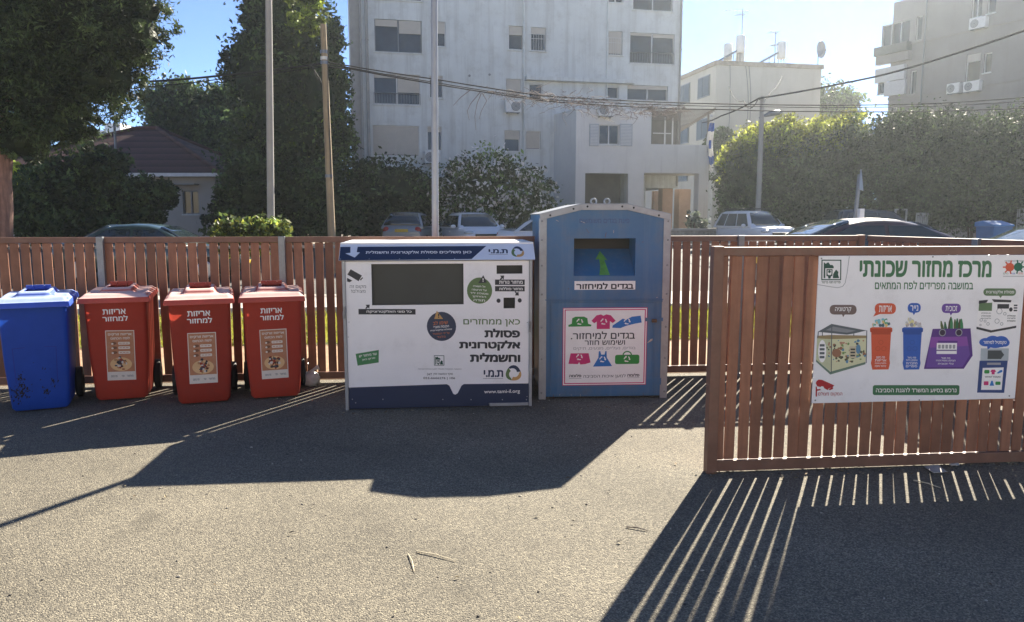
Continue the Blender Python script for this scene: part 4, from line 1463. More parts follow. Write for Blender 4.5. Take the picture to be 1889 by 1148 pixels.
def window(t, r, shut=0.0, y=0.0, frame=M_FRM, split=1, bars=False, rail=False, part_shut=None, dark=False):
    """part window (the frame) > pane, shutter, railing"""
    x0, x1, z0, z1 = r
    d = y + 0.10
    fw = 0.045
    b = MB()
    for a, c, e, f in ((x0, x1, z0, z0 + fw), (x0, x1, z1 - fw, z1), (x0, x0 + fw, z0 + fw, z1 - fw), (x1 - fw, x1, z0 + fw, z1 - fw)):
        b.bb(a + 0.003, c - 0.003, d - 0.03, d + 0.03, e + 0.003, f - 0.003, frame)
    for k in range(1, split + 1):
        if split > 0:
            xx = x0 + (x1 - x0) * k / (split + 1)
            b.bb(xx - 0.028, xx + 0.028, d - 0.026, d + 0.026, z0 + fw, z1 - fw, frame)
    b.bb(x0 - 0.05, x1 + 0.05, y - 0.06, y + 0.055, z0 - 0.06, z0 - 0.002, M_WALL)
    w = b.build('window', t)
    b = MB()
    b.bb(x0 + 0.01, x1 - 0.01, d + 0.031, d + 0.045, z0 + 0.01, z1 - 0.01, M_WGL)
    b.build('pane', w)
    spans = part_shut if part_shut else ([(0.0, 1.0, shut)] if shut else [])
    for a, c, s in spans:
        b = MB()
        xa, xb = x0 + (x1 - x0) * a + fw, x0 + (x1 - x0) * c - fw
        zz = z1 - 0.02
        end = z1 - (z1 - z0) * s
        while zz - 0.06 > end:
            b.bb(xa, xb, d - 0.062, d - 0.042, zz - 0.056, zz, M_SHUT)
            zz -= 0.06
        if b.v:
            b.build('shutter', w)
    if bars:
        b = MB()
        n = max(3, int((x1 - x0) / 0.12))
        for k in range(n + 1):
            xx = x0 + (x1 - x0) * k / n
            b.tube([(xx, y - 0.08, z0 - 0.05), (xx, y - 0.08, z1 - 0.35)], 0.008, M_FRM, 5)
        for zz in (z0 - 0.05, (z0 + z1) / 2, z1 - 0.35):
            b.tube([(x0 - 0.12, y - 0.08, zz), (x1 + 0.12, y - 0.08, zz)], 0.011, M_FRM, 5)
        b.build('window_bars', w)
    if rail:
        b = MB()
        zr = z0 + (z1 - z0) * 0.36
        b.tube([(x0, y - 0.03, zr), (x1, y - 0.03, zr)], 0.02, M_FRMD, 6)
        n = int((x1 - x0) / 0.13)
        for k in range(n + 1):
            xx = x0 + (x1 - x0) * k / n
            b.tube([(xx, y - 0.03, z0), (xx, y - 0.03, zr)], 0.009, M_FRMD, 5)
        b.build('railing', w)
    return w


def aircon(face, px, label, off=0.0, fan=-1):
    x0, x1, z0, z1 = face.rect(*px, off)
    w = min(max(x1 - x0, 0.78), 0.95)
    xc, h = (x0 + x1) / 2, 0.58
    zc = (z0 + z1) / 2
    p = face.O + face.d * xc + face.n * (off - 0.05)
    t = thing('air_conditioner', label, 'air conditioner', (p.x, p.y, zc - h / 2), face.a, 'air conditioner units fixed to the apartment blocks')
    b = MB()
    b.bb(-w / 2, w / 2, -0.34, -0.02, 0, h, mat('aircon_white', (0.62, 0.62, 0.60), 0.5, var=0.08, scale=4, dirt=((0.4, 0.38, 0.35), 5, 0.5, 0.8, 0.5)))
    b.build('casing', t, bevel=0.015)
    cx = fan * w * 0.17
    b = MB()
    b.tube([(cx, -0.342, h / 2), (cx, -0.35, h / 2)], [0.235, 0.225], M_FRMD, 24)
    g = b.build('fan_grille', t)
    b = MB()
    for r_ in (0.07, 0.13, 0.19):
        b.tube([(cx + r_ * math.cos(R(30 * k)), -0.354, h / 2 + r_ * math.sin(R(30 * k))) for k in range(13)], 0.006, M_FRM, 4)
    b.build('grille_wire', g)
    b = MB()
    for x in (-w * 0.36, w * 0.36):
        b.bb(x - 0.02, x + 0.02, -0.36, 0.045, -0.045, -0.005, M_FRMD)
    b.bb(-w * 0.42, w * 0.42, -0.36, -0.33, -0.045, -0.005, M_FRMD)
    b.build('bracket', t)
    return t


# --- the pale apartment block with its front wing
a1 = R(12.0)
pA = P(651, 300, 37.5)
blk = thing('apartment_block', 'large pale apartment block with projecting ground floor wing and open pilotis in the centre', 'apartment building', (pA.x, pA.y, 0), a1)
FA1 = Face((pA.x, pA.y), a1, blk)
LEN = FA1.at(1256, 120)[0]
HB = 15.8
sP = FA1.at(1192, 300)[0]
wins = [  # px rect, options
    ((691, 37, 778, 97), dict(split=1, part_shut=[(0, .5, .24), (.5, 1, .42)], frame=M_FRMD)),
    ((689, 137, 775, 193), dict(split=1, part_shut=[(.5, 1, .62), (0, .5, .16)], rail=True)),
    ((687, 232, 773, 288), dict(split=1, shut=0.97)),
    ((691, -62, 778, 0), dict(split=1, shut=0.5)),
    ((794, 40, 822, 86), dict(split=0, shut=0.48)),
    ((792, 140, 817, 181), dict(split=0, shut=0.2)),
    ((788, 234, 815, 278), dict(split=1, shut=0.25)),
    ((938, 48, 965, 92), dict(split=0, shut=0.4)),
    ((979, 51, 1007, 94), dict(split=0, shut=0.32, bars=True)),
    ((933, 146, 961, 182), dict(split=0, shut=0.98)),
    ((976, 155, 1000, 185), dict(split=0, shut=0.0)),
    ((930, 241, 959, 280), dict(split=0, shut=0.45)),
    ((970, 242, 997, 276), dict(split=0, shut=0.98)),
    ((1122, 58, 1148, 102), dict(split=0, shut=0.98, bars=True)),
    ((1117, 160, 1141, 182), dict(split=0)),
    ((1162, 62, 1244, 118), dict(split=1, part_shut=[(0, .5, .12), (.5, 1, .16)], rail=True)),
    ((1157, 158, 1232, 186), dict(split=1, shut=0.3)),
    ((1168, -36, 1242, 20), dict(split=1)),
    ((1122, -22, 1150, 5), dict(split=1)),
    ((938, -48, 965, -4), dict(split=0)),
    ((979, -48, 1007, -4), dict(split=0)),
    ((794, -56, 822, -12), dict(split=0)),
]
rects = [FA1.rect(*w[0]) for w in wins]
b = MB()
wall_holes(b, 0.0, sP, 0.0, HB, rects, M_WALL, 0.0, 0.2)
wall_holes(b, sP, LEN, 3.1, HB, rects, M_WALL, 0.0, 0.2)
b.bb(0.0, sP, 0.21, 11.0, 0.0, HB - 0.3, M_WALL)
b.bb(sP, LEN, 0.21, 11.0, 3.1, HB - 0.3, M_WALL)
for x in (0.0, LEN):
    b.quad((x, 0, 0 if x == 0 else 3.1), (x, 0.21, 0 if x == 0 else 3.1), (x, 0.21, HB), (x, 0, HB), M_WALL)
b.quad((sP, 0, 3.1), (LEN, 0, 3.1), (LEN, 0.21, 3.1), (sP, 0.21, 3.1), M_WALL)
b.quad((0, 0, HB), (LEN, 0, HB), (LEN, 0.21, HB), (0, 0.21, HB), M_WALL)
b.build('wall', blk)
for (px_, kw), r in zip(wins, rects):
    window(blk, r, **kw)
# pillar strip and pipes
s1_ = FA1.at(684, 200)[0]
b = MB()
b.bb(0.003, s1_ - 0.45, -0.10, -0.002, 0.0, HB - 0.02, M_CONC)
b.build('corner_pier', blk)
for u_, r_, z0_, m_ in ((678, 0.075, 0, M_CONC), (667, 0.05, 0, M_CONC), (966, 0.055, 0, M_WALL), (1253, 0.06, 3.2, M_CONC), (1119, 0.045, 6.5, M_WALL)):
    b = MB()
    s = FA1.at(u_, 150)[0]
    yy = -0.22 if u_ < 680 else -r_ - 0.005
    b.tube([(s, yy, z0_), (s, yy, HB - 0.1)], r_, m_, 8)
    for z in np.arange(z0_ + 1.2, HB, 2.9):
        b.bb(s - r_ - 0.015, s + r_ + 0.015, yy - r_ - 0.012, yy - r_ - 0.002, z, z + 0.06, m_)
    b.build('drainpipe', blk)
b = MB()
r0 = FA1.rect(968, 147, 1166, 153)
b.bb(r0[0], r0[1], -0.42, -0.004, r0[2], r0[3] + 0.03, M_WALL)
b.build('ledge', blk)
for (ux, uy) in ((866, 140), (903, 138)):
    b = MB()
    s, z = FA1.at(ux, uy)
    b.tube([(s, -0.03, z), (s, -0.002, z)], 0.06, M_FRMD, 10)
    b.build('vent', blk)
for px, lab, fan in (((930, 189, 958, 207), 'air conditioner unit on the pale block, under the wire bundle left of the thick drainpipe', 1),
                     ((783, 281, 811, 301), 'air conditioner unit on the pale block, low down behind the thin lamp post', -1)):
    aircon(FA1, px, lab, 0.0, fan)
# wing standing 2.2 m forward
WO = -2.2
wl, wr = FA1.at(1062, 300, WO)[0], FA1.at(1200, 300, WO)[0]
we = FA1.at(1308, 300, WO)[0]
wz = FA1.at(1120, 203, WO)[1]
hole = FA1.rect(1079, 320, 1158, 450, WO)
hole = (hole[0], hole[1], 0.25, hole[3])
hw = FA1.rect(1105, 230, 1142, 267, WO)
pl0 = FA1.rect(1159, 320, 1187, 440, WO)
b = MB()
wall_holes(b, wl, pl0[1], 0.0, wz, [hole, hw], M_WALL2, WO, 0.25)
b.quad((wl, WO, 0), (wl - 0.5, -0.004, 0), (wl - 0.5, -0.004, wz), (wl, WO, wz), M_WALL2)
b.quad((wl, WO, wz), (wl - 0.5, -0.004, wz), (wr, -0.004, wz), (wr, WO, wz), M_WALL2)
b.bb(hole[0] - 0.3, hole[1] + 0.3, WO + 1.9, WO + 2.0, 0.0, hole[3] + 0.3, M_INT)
b.bb(hole[1] + 0.3, hole[1] + 0.4, WO + 0.26, WO + 1.9, 0.0, hole[3] + 0.3, M_WALL)
b.bb(hole[0] - 0.4, hole[0] - 0.3, WO + 0.26, WO + 1.9, 0.0, hole[3] + 0.3, M_WALL)
zt_ = FA1.at(1250, 267, WO)[1]
zb_ = FA1.at(1250, 320, WO)[1]
b.quad((pl0[1], WO, zb_), (wr, WO, zb_), (wr, WO, wz), (pl0[1], WO, wz), M_WALL2)
b.quad((wr, WO, zt_), (wr, WO + 1.6, zt_), (wr, WO + 1.6, wz), (wr, WO, wz), M_WALL2)
b.quad((pl0[1], WO, 0), (pl0[1], WO + 0.5, 0), (pl0[1], WO + 0.5, zb_), (pl0[1], WO, zb_), M_WALL2)
wg = b.build('wing_wall', blk)
w = window(blk, hw, y=WO, split=1)
for u0, u1 in ((1087, 1104), (1143, 1166)):
    rr = FA1.rect(u0, 229, u1, 270, WO)
    b = MB()
    b.bb(rr[0], rr[1], WO - 0.05, WO - 0.01, rr[2], rr[3], mat('shutter_leaf', (0.36, 0.38, 0.40), 0.6, var=0.06))
    z = rr[2] + 0.06
    while z < rr[3] - 0.06:
        b.bb(rr[0] + 0.05, rr[1] - 0.05, WO - 0.058, WO - 0.0505, z, z + 0.03, M_FRM)
        z += 0.07
    b.build('shutter_leaf', w)
# terrace parapet, slab, columns of the pilotis
b = MB()
b.bb(wr + 0.002, we, WO, WO + 0.18, zb_ + 0.002, zt_, M_WALL2)
b.bb(we - 0.18, we - 0.002, WO + 0.182, -0.01, zb_ + 0.002, zt_ - 0.002, M_WALL2)
b.bb(wr + 0.004, we - 0.184, WO + 0.182, -0.008, zb_ + 0.004, zb_ + 0.22, M_WALL2)
b.build('terrace_parapet', blk)
M_TERRA = mat('ochre_render', (0.46, 0.30, 0.20), 0.85, var=0.1, scale=2)
for u0, u1, off, m_ in ((1288, 1306, WO, M_WALL2), (1222, 1241, 0.6, M_TERRA), (1253, 1274, 1.2, M_TERRA), (1206, 1216, 4.5, M_TERRA), (1285, 1293, 4.5, M_TERRA)):
    rr = FA1.rect(u0, 330, u1, 420, off)
    b = MB()
    b.bb(rr[0], rr[1], off + 0.01, off + 0.01 + (rr[1] - rr[0]), 0, zb_ if off < 0 else 3.1, m_)
    b.build('column', blk, bevel=0.01)
b = MB()
b.bb(sP - 0.1, LEN - 0.2, 7.0, 7.12, 0.0, 1.55, M_CREAM)
b.build('garden_parapet', blk)
b = MB()
rr = FA1.rect(1201, 206, 1251, 266, 0.0)
b.bb(rr[0] + 0.02, rr[1], -0.03, -0.004, zt_ - 0.9, rr[3], mat('terrace_back_shade', (0.13, 0.12, 0.11), 0.7, var=0.2, scale=2))  # dark sheet stands for the deep shade at the back of the terrace
b.build('terrace_door_shade', blk)
b = MB()
for u_ in (1226, 1240, 1250):
    s = FA1.at(u_, 240, 0.0)[0]
    b.bb(s - 0.04, s + 0.04, -0.06, -0.031, zt_ - 0.9, rr[3] - 0.3, M_FRM)
b.bb(rr[0] + 0.1, rr[0] + 1.1, -0.06, -0.031, zt_ + 0.75, zt_ + 0.80, M_FRM)
b.build('door_frame_strip', blk)
aircon(FA1, (1101, 196, 1128, 213), 'air conditioner unit above the shuttered window of the front wing', WO, -1)
# pergola over the terrace
M_SLT = mat('pergola_timber', (0.20, 0.17, 0.145), 0.7, var=0.15)
pg = FA1.O + FA1.d * wr + FA1.n * WO
pgo = thing('pergola', 'slatted timber pergola roofing the terrace of the front wing', 'pergola', (pg.x, pg.y, 0), a1)
pz = FA1.at(1260, 207, WO)[1]
wd = we - wr + 0.35
b = MB()
xe = LEN - wr + 0.08
for k in range(22):
    y = 0.02 + k * 0.22
    x0 = 0.0 if y < 2.05 else xe
    b.box(((x0 + wd) / 2, y, pz + 0.16 - 0.033 * k), (wd - x0, 0.07, 0.03), M_SLT)
b.build('roof_slats', pgo)
for x, l in ((0.05, 2.1), (wd * 0.5, 4.7), (wd - 0.08, 4.7)):
    b = MB()
    b.box((x, l / 2, pz + 0.235 - 0.075 * l), (0.06, l, 0.10), M_SLT, Matrix.Rotation(-0.149, 3, 'X'))
    b.build('beam', pgo)
for x in (wd - 0.42, wd * 0.45):
    b = MB()
    b.bb(x - 0.03, x + 0.03, 0.09, 0.15, zt_ + 0.003, pz + 0.04, M_SLT)
    b.build('post', pgo)
# flag hanging from the pergola corner
fp = FA1.O + FA1.d * (we + 0.02) + FA1.n * (WO - 0.08)
b = MB()
Mw, Mb = mat('flag_white', (0.68, 0.68, 0.68), 0.8, trans=0.4), mat('flag_blue', (0.05, 0.14, 0.46), 0.8, trans=0.3)
zf1, zf0 = FA1.at(1305, 212, WO)[1], FA1.at(1305, 316, WO)[1]
nz, nx_ = 28, 9
def fpt(i, j):
    f = i / (nz - 1)
    x = (j / (nx_ - 1) - 0.5) * (0.10 + 0.26 * math.sin(math.pi * min(1, f * 0.9 + 0.06)))
    return Vector((x + 0.05 * math.sin(f * 9), 0.06 * math.sin(j * 1.6 + f * 5), zf1 + (zf0 - zf1) * f + 0.05 * math.sin(j * 1.1) * f))
for i in range(nz - 1):
    for j in range(nx_ - 1):
        bl = (4 <= i <= 7) or (20 <= i <= 23) or (12 <= i <= 15 and 3 <= j <= 4)
        b.add([fpt(i, j), fpt(i, j + 1), fpt(i + 1, j + 1), fpt(i + 1, j)], [(0, 1, 2, 3)], Mb if bl else Mw, True)
fo = b.build('flag', loc=(fp.x, fp.y, 0), rotz=a1)
fs_ = fo.modifiers.new('solid', 'SOLIDIFY')
fs_.thickness = 0.006
tag(fo, 'blue and white flag hanging limp from the corner of the wing terrace', 'flag')

# --- cream block behind on the right
mb_ = thing('apartment_block', 'cream end wall of a flat roofed block with boilers and antennas on its roof', 'apartment building', (14.35, 55, 0), R(11))
FB1 = Face((14.35, 55), R(11), mb_)
MWd = FB1.at(1512, 200)[0]
HM = 12.45
Fs = Face((14.35, 55), R(11) + R(90), mb_)
b = MB()
b.bb(0, MWd, 0, 20, 0, HM - 0.3, M_CREAM)
b.build('wall', mb_)
b = MB()
b.bb(-0.12, MWd + 0.12, -0.12, 20.12, HM - 0.3, HM, mat('stained_parapet', (0.30, 0.26, 0.21), 0.9, var=0.25, scale=1.2, dirt=((0.12, 0.1, 0.09), 1.5, 0.48, 0.7, 0.7)))
b.build('parapet', mb_)
for y0 in (0.9, 4.3, 8.0):
    for z0 in (10.2, 7.2, 4.3, 1.4):
        b = MB()
        b.bb(-0.05, -0.004, y0, y0 + 2.0, z0, z0 + 1.5, M_FRMD)
        w = b.build('window', mb_)
        b = MB()
        b.bb(-0.075, -0.052, y0 + 0.08, y0 + 0.95, z0 + 0.08, z0 + 1.42, M_FLAP)
        b.bb(-0.075, -0.052, y0 + 1.05, y0 + 1.92, z0 + 0.08, z0 + 1.42, M_FLAP)
        b.build('pane', w)
for x, sag in ((1.0, 0.1), (2.2, 0.3), (2.45, 0.25)):
    b = MB()
    b.tube([(x + sag * math.sin(k * 0.5), -0.06, HM - 0.3 - k * 0.9) for k in range(11)], 0.025, M_FRMD, 5)
    b.build('cable_drop', mb_)


def roof_at(u, v):
    s, z = FB1.at(u, v, 1.2)
    return FB1.O + FB1.d * s + FB1.n * 1.2


M_TANK = mat('boiler_white', (0.66, 0.66, 0.64), 0.45, var=0.08, scale=3)
for k, (u, lab, two) in enumerate(((1365, 'pair of white solar boiler tanks at the left end of the cream roof', True), (1441, 'single white solar boiler tank standing nearer the satellite dish', False))):
    p = roof_at(u, 110)
    t = thing('solar_boiler', lab, 'solar water heater', (p.x, p.y, HM), R(11), 'solar water heaters on the roof')
    for q in ((0, 0.0, 0.75), (-0.5, 0.9, 0.35), (0.36, 0.7, 0.3)) if two else ((0, 0.0, 0.45),):
        b = MB()
        x, y, z = q
        b.tube([(x, y, z + 0.1), (x, y, z + 0.14), (x, y, z + 1.26), (x, y, z + 1.32)], [0.28, 0.32, 0.32, 0.24], M_TANK, 16)
        tk = b.build('tank', t)
        b = MB()
        for a in (0, 2.1, 4.2):
            b.tube([(x + 0.26 * math.cos(a), y + 0.26 * math.sin(a), 0.0), (x + 0.2 * math.cos(a), y + 0.2 * math.sin(a), z + 0.12)], 0.025, M_STEEL, 5)
        b.build('stand', tk)
    b = MB()
    b.box((-1.1, 0.4, 0.55), (1.9, 1.0, 0.09), M_GLASS, Matrix.Rotation(-0.5, 3, 'Y'))
    b.box((-1.1, 0.4, 0.50), (1.96, 1.06, 0.06), M_STEEL, Matrix.Rotation(-0.5, 3, 'Y'))
    b.build('collector_panel', t)
    b = MB()
    for x, h in ((-0.5, 0.8), (-1.7, 0.12)):
        b.tube([(x, 0.0, 0), (x, 0.0, h)], 0.025, M_STEEL, 5)
        b.tube([(x, 0.8, 0), (x, 0.8, h)], 0.025, M_STEEL, 5)
    b.build('rack', t)


def antenna(p, z, h, arms, label):
    t = thing('antenna', label, 'antenna', (p.x, p.y, z), R(11), 'television antennas')
    b = MB()
    b.tube([(0, 0, 0), (0, 0, h)], 0.03, M_STEEL, 6)
    b.build('mast', t)
    for zz, l, tilt in arms:
        b = MB()
        b.tube([(-l, 0, zz - tilt), (l * 0.35, 0, zz + tilt)], 0.022, M_STEEL, 5)
        for k in range(7):
            x = -l + l * 1.3 * k / 6
            b.tube([(x, -0.35, zz), (x, 0.35, zz)], 0.012, M_STEEL, 4)
        b.build('boom', t)


antenna(roof_at(1367, 110), HM, 3.9, ((3.75, 1.3, 0.02), (3.5, 0.5, 0.05)), 'tall television antenna above the boiler pair on the cream roof')
antenna(roof_at(1429, 110), HM, 2.5, ((2.4, 0.5, -0.1), (1.5, 0.3, 0.0)), 'shorter television antenna behind the single boiler on the cream roof')
p = roof_at(1504, 115)
t = thing('satellite_dish', 'round satellite dish on the right end of the cream roof', 'satellite dish', (p.x, p.y - 0.5, HM), R(35))
b = MB()
b.tube([(0, 0, 0), (0, 0, 1.0)], 0.035, M_STEEL, 6)
b.build('mast', t)
b = MB()
rings = []
for k in range(6):
    r_ = 0.62 * k / 5 + 0.002
    rings.append([Vector((r_ * math.cos(a) * 0.92, -0.06 - 0.16 * (r_ / 0.62) ** 2, 1.2 + r_ * math.sin(a))) for a in [2 * math.pi * q / 20 for q in range(20)]])
b.loft(rings, M_STEEL, cap=False)
d = b.build('reflector', t)
d.modifiers.new('solid', 'SOLIDIFY').thickness = 0.02
b = MB()
b.tube([(0, -0.1, 0.75), (-0.1, -0.65, 1.05)], 0.02, M_STEEL, 5)
b.sphere((-0.1, -0.65, 1.08), 0.06, M_STEEL, 8, 6)
b.build('feed_arm', t)

# --- old block on the far right
rb = thing('apartment_block', 'old grey apartment block with stained walls and closed balconies at the far right', 'apartment building', (24.15, 50, 0), math.atan2(-2.8, 1.4))
FR = Face((24.15, 50), math.atan2(-2.8, 1.4), rb)
HR = 15.0
rw = [((1627, 42, 1678, 84), dict(split=2, frame=M_FRM)), ((1690, 30, 1701, 74), dict(split=0)), ((1679, 131, 1690, 175), dict(split=0)),
      ((1793, -8, 1812, 32), dict(split=1)), ((1822, -14, 1838, 24), dict(split=0)), ((1782, 100, 1808, 150), dict(split=0, shut=0.3)), ((1815, 98, 1829, 134), dict(split=0)),
      ((1619, 152, 1631, 174), dict(split=0))]
rr_ = [FR.rect(*w[0]) for w in rw]
b = MB()
wall_holes(b, 0, 15, 0, HR, rr_, M_OLDW, 0.0, 0.2)
b.bb(0.0, 15, 0.21, 10, 0, HR - 0.02, M_OLDW)
b.quad((0, 0.21, 0), (0, 0, 0), (0, 0, HR), (0, 0.21, HR), M_OLDW)
b.quad((0, 0, HR), (15, 0, HR), (15, 0.21, HR), (0, 0.21, HR), M_OLDW)
b.build('wall', rb)
for (px_, kw), r in zip(rw, rr_):
    window(rb, r, **kw)
for px, nm, m_, pr in (((1622, 84, 1682, 100), 'balcony_planter', mat('dark_planter', (0.13, 0.13, 0.12), 0.8), 0.5), ((1622, 100, 1682, 116), 'balcony_front', M_OLDW, 0.34), ((1618, 124, 1672, 150), 'closed_balcony', mat('white_cladding', (0.5, 0.5, 0.5), 0.6, var=0.08), 0.2),
                       ((1634, 150, 1672, 176), 'closed_balcony', mat('white_cladding', (0.5, 0.5, 0.5), 0.6, var=0.08), 0.18)):
    rr = FR.rect(*px)
    b = MB()
    b.bb(rr[0], rr[1], -pr, -0.003, rr[2], rr[3], m_)
    b.build(nm, rb)
for z in (12.2, 9.0, 5.8):
    b = MB()
    b.bb(-0.02, 15, -0.07, -0.002, z, z + 0.16, M_OLDW)
    b.build('floor_band', rb)
for s in (2.35, 8.6):
    b = MB()
    b.tube([(s, -0.12, 0), (s, -0.12, HR - 0.2)], 0.05, M_FRMD, 6)
    b.build('drainpipe', rb)
for px, lab in (((1795, 32, 1826, 56), 'air conditioner unit on the old block, highest one under the top windows'), ((1755, 153, 1776, 175), 'left air conditioner unit of the lower pair on the old block'),
                ((1783, 148, 1815, 172), 'right air conditioner unit of the lower pair on the old block')):
    aircon(FR, px, lab)

# --- bungalow with a tiled hip roof
M_TILE = bpy.data.materials.new('clay_tiles')
M_TILE.use_nodes = True
_n, _l = M_TILE.node_tree.nodes, M_TILE.node_tree.links
_w = _n.new('ShaderNodeTexWave')
_w.bands_direction, _w.wave_profile = 'Z', 'SAW'
_w.inputs['Scale'].default_value = 1.05
_w.inputs['Distortion'].default_value = 0.25
_t = _n.new('ShaderNodeTexCoord')
_l.new(_t.outputs['Object'], _w.inputs['Vector'])
_no = _n.new('ShaderNodeTexNoise')
_no.inputs['Scale'].default_value = 5
_l.new(_t.outputs['Object'], _no.inputs['Vector'])
_r = _n.new('ShaderNodeValToRGB')
_r.color_ramp.elements[0].color, _r.color_ramp.elements[1].color = (0.075, 0.036, 0.031, 1), (0.155, 0.068, 0.054, 1)
_l.new(_no.outputs['Fac'], _r.inputs[0])
_mx = _n.new('ShaderNodeMix')
_mx.data_type, _mx.blend_type = 'RGBA', 'MULTIPLY'
_mx.inputs['Factor'].default_value = 0.6
_l.new(_r.outputs[0], _mx.inputs['A'])
_l.new(_w.outputs['Color'], _mx.inputs['B'])
_l.new(_mx.outputs['Result'], _n['Principled BSDF'].inputs['Base Color'])
_n['Principled BSDF'].inputs['Roughness'].default_value = 0.85
_b = _n.new('ShaderNodeBump')
_b.inputs['Strength'].default_value, _b.inputs['Distance'].default_value = 1.0, 0.06
_l.new(_w.outputs['Fac'], _b.inputs['Height'])
_l.new(_b.outputs[0], _n['Principled BSDF'].inputs['Normal'])


def hip_house(label, x0, x1, y0, y1, ze, zr, inset, win=None, inset2=None):
    t = thing('bungalow', label, 'house', (0, 0, 0))
    mw = mat('bungalow_render', (0.40, 0.37, 0.33), 0.85, var=0.1, scale=0.9, streak=((0.2, 0.19, 0.18), 2, 0.55, 0.8, 0.5))
    b = MB()
    hol = [win] if win else []
    wall_holes(b, x0 + 0.4, x1 - 0.4, 0, ze - 0.02, hol, mw, y0 + 0.4, 0.18)
    b.bb(x0 + 0.4, x1 - 0.4, y0 + 0.59, y1 - 0.4, 0, ze - 0.03, mw)
    b.quad((x1 - 0.4, y0 + 0.4, 0), (x1 - 0.4, y0 + 0.6, 0), (x1 - 0.4, y0 + 0.6, ze - 0.03), (x1 - 0.4, y0 + 0.4, ze - 0.03), mw)
    b.build('wall', t)
    ym, xr0, xr1 = (y0 + y1) / 2, x0 + (inset2 or inset), x1 - inset
    b = MB()
    vs = [(x0, y0, ze), (x1, y0, ze), (x1, y1, ze), (x0, y1, ze), (xr0, ym, zr), (xr1, ym, zr)]
    b.add(vs, [(0, 1, 5, 4), (1, 2, 5), (2, 3, 4, 5), (3, 0, 4)], M_TILE)
    b.add(vs[:4], [(3, 2, 1, 0)], mw)
    r = b.build('roof', t)
    b = MB()
    for p, q in ((vs[1], vs[5]), (vs[2], vs[5]), (vs[0], vs[4]), (vs[4], vs[5])):
        b.tube([Vector(p) + Vector((0, 0, 0.03)), Vector(q) + Vector((0, 0, 0.03))], 0.10, M_TILE, 6)
    b.build('ridge_tiles', r)
    b = MB()
    b.bb(x0 - 0.05, x1 + 0.05, y0 - 0.12, y0 - 0.002, ze - 0.13, ze + 0.01, mat('gutter_white', (0.62, 0.62, 0.6), 0.5))
    b.build('gutter', t)
    if win:
        window(t, win, y=y0 + 0.4, split=1, frame=M_FRMD)
        b = MB()
        b.bb(win[0] - 0.55, win[1] + 0.05, y0 - 0.15, y0 + 0.395, win[3] + 0.22, win[3] + 0.27, M_CONC)
        b.build('awning', t)
    return t


pw = P(336, 352, 30.9)
pw2 = P(368, 395, 30.9)
hip_house('low house with red tiled hip roof and one grey window behind dark bushes', -22.6, P(407, 318, 30.5).x, 30.5, 39.5, P(300, 320, 30.5).z, P(272, 238, 35).z, P(407, 318, 30.5).x - P(290, 240, 35).x, (pw.x, pw2.x, pw2.z, pw.z), P(254, 240, 35).x + 22.6)
hip_house('lower tiled roof of a second house just visible behind the red roofed one', P(330, 300, 44).x, P(470, 300, 44).x, 44, 52, P(400, 318, 44).z, P(400, 286, 48).z, 3.4)
p = P(220, 300, 30.2)
t = thing('antenna', 'thin dark aerial mast with small loop at the left end of the tiled roof', 'antenna', (p.x, p.y - 0.2, 0))
b = MB()
zt_a = P(220, 232, 30.2).z
b.tube([(0, 0, 0), (0, 0, zt_a)], 0.045, M_FRMD, 6)
b.build('mast', t)
b = MB()
b.tube([(-0.12 + 0.16 * math.cos(a), 0, zt_a + 0.08 + 0.16 * math.sin(a)) for a in [R(30 * k) for k in range(13)]], 0.014, M_STEEL, 5)
b.build('loop', t)
# far white block
pA_, pB_ = P(150, 262, 130), P(238, 234, 130)
t = thing('apartment_block', 'small far white block showing under the conifer beside the tiled roof', 'apartment building', (0, 0, 0))
b = MB()
mwh = mat('far_white', (0.66, 0.64, 0.61), 0.8, var=0.05)
b.bb(pA_.x, pB_.x - 4, 130, 145, 0, pB_.z - 0.6, mwh)
b.bb(pA_.x + 3, pB_.x - 2.5, 132, 146, 0, pB_.z + 0.8, mwh)
b.bb(pB_.x - 5, pB_.x + 1.5, 131, 144, 0, pB_.z - 1.2, mwh)
b.build('wall', t)
for k in range(5):
    for z in (-1.9, -4.4):
        b = MB()
        x = pA_.x + 0.9 + k * 1.35
        b.bb(x, x + 0.75, 129.95, 129.995, pB_.z + z, pB_.z + z + 1.0, M_WGL)
        b.build('window', t)


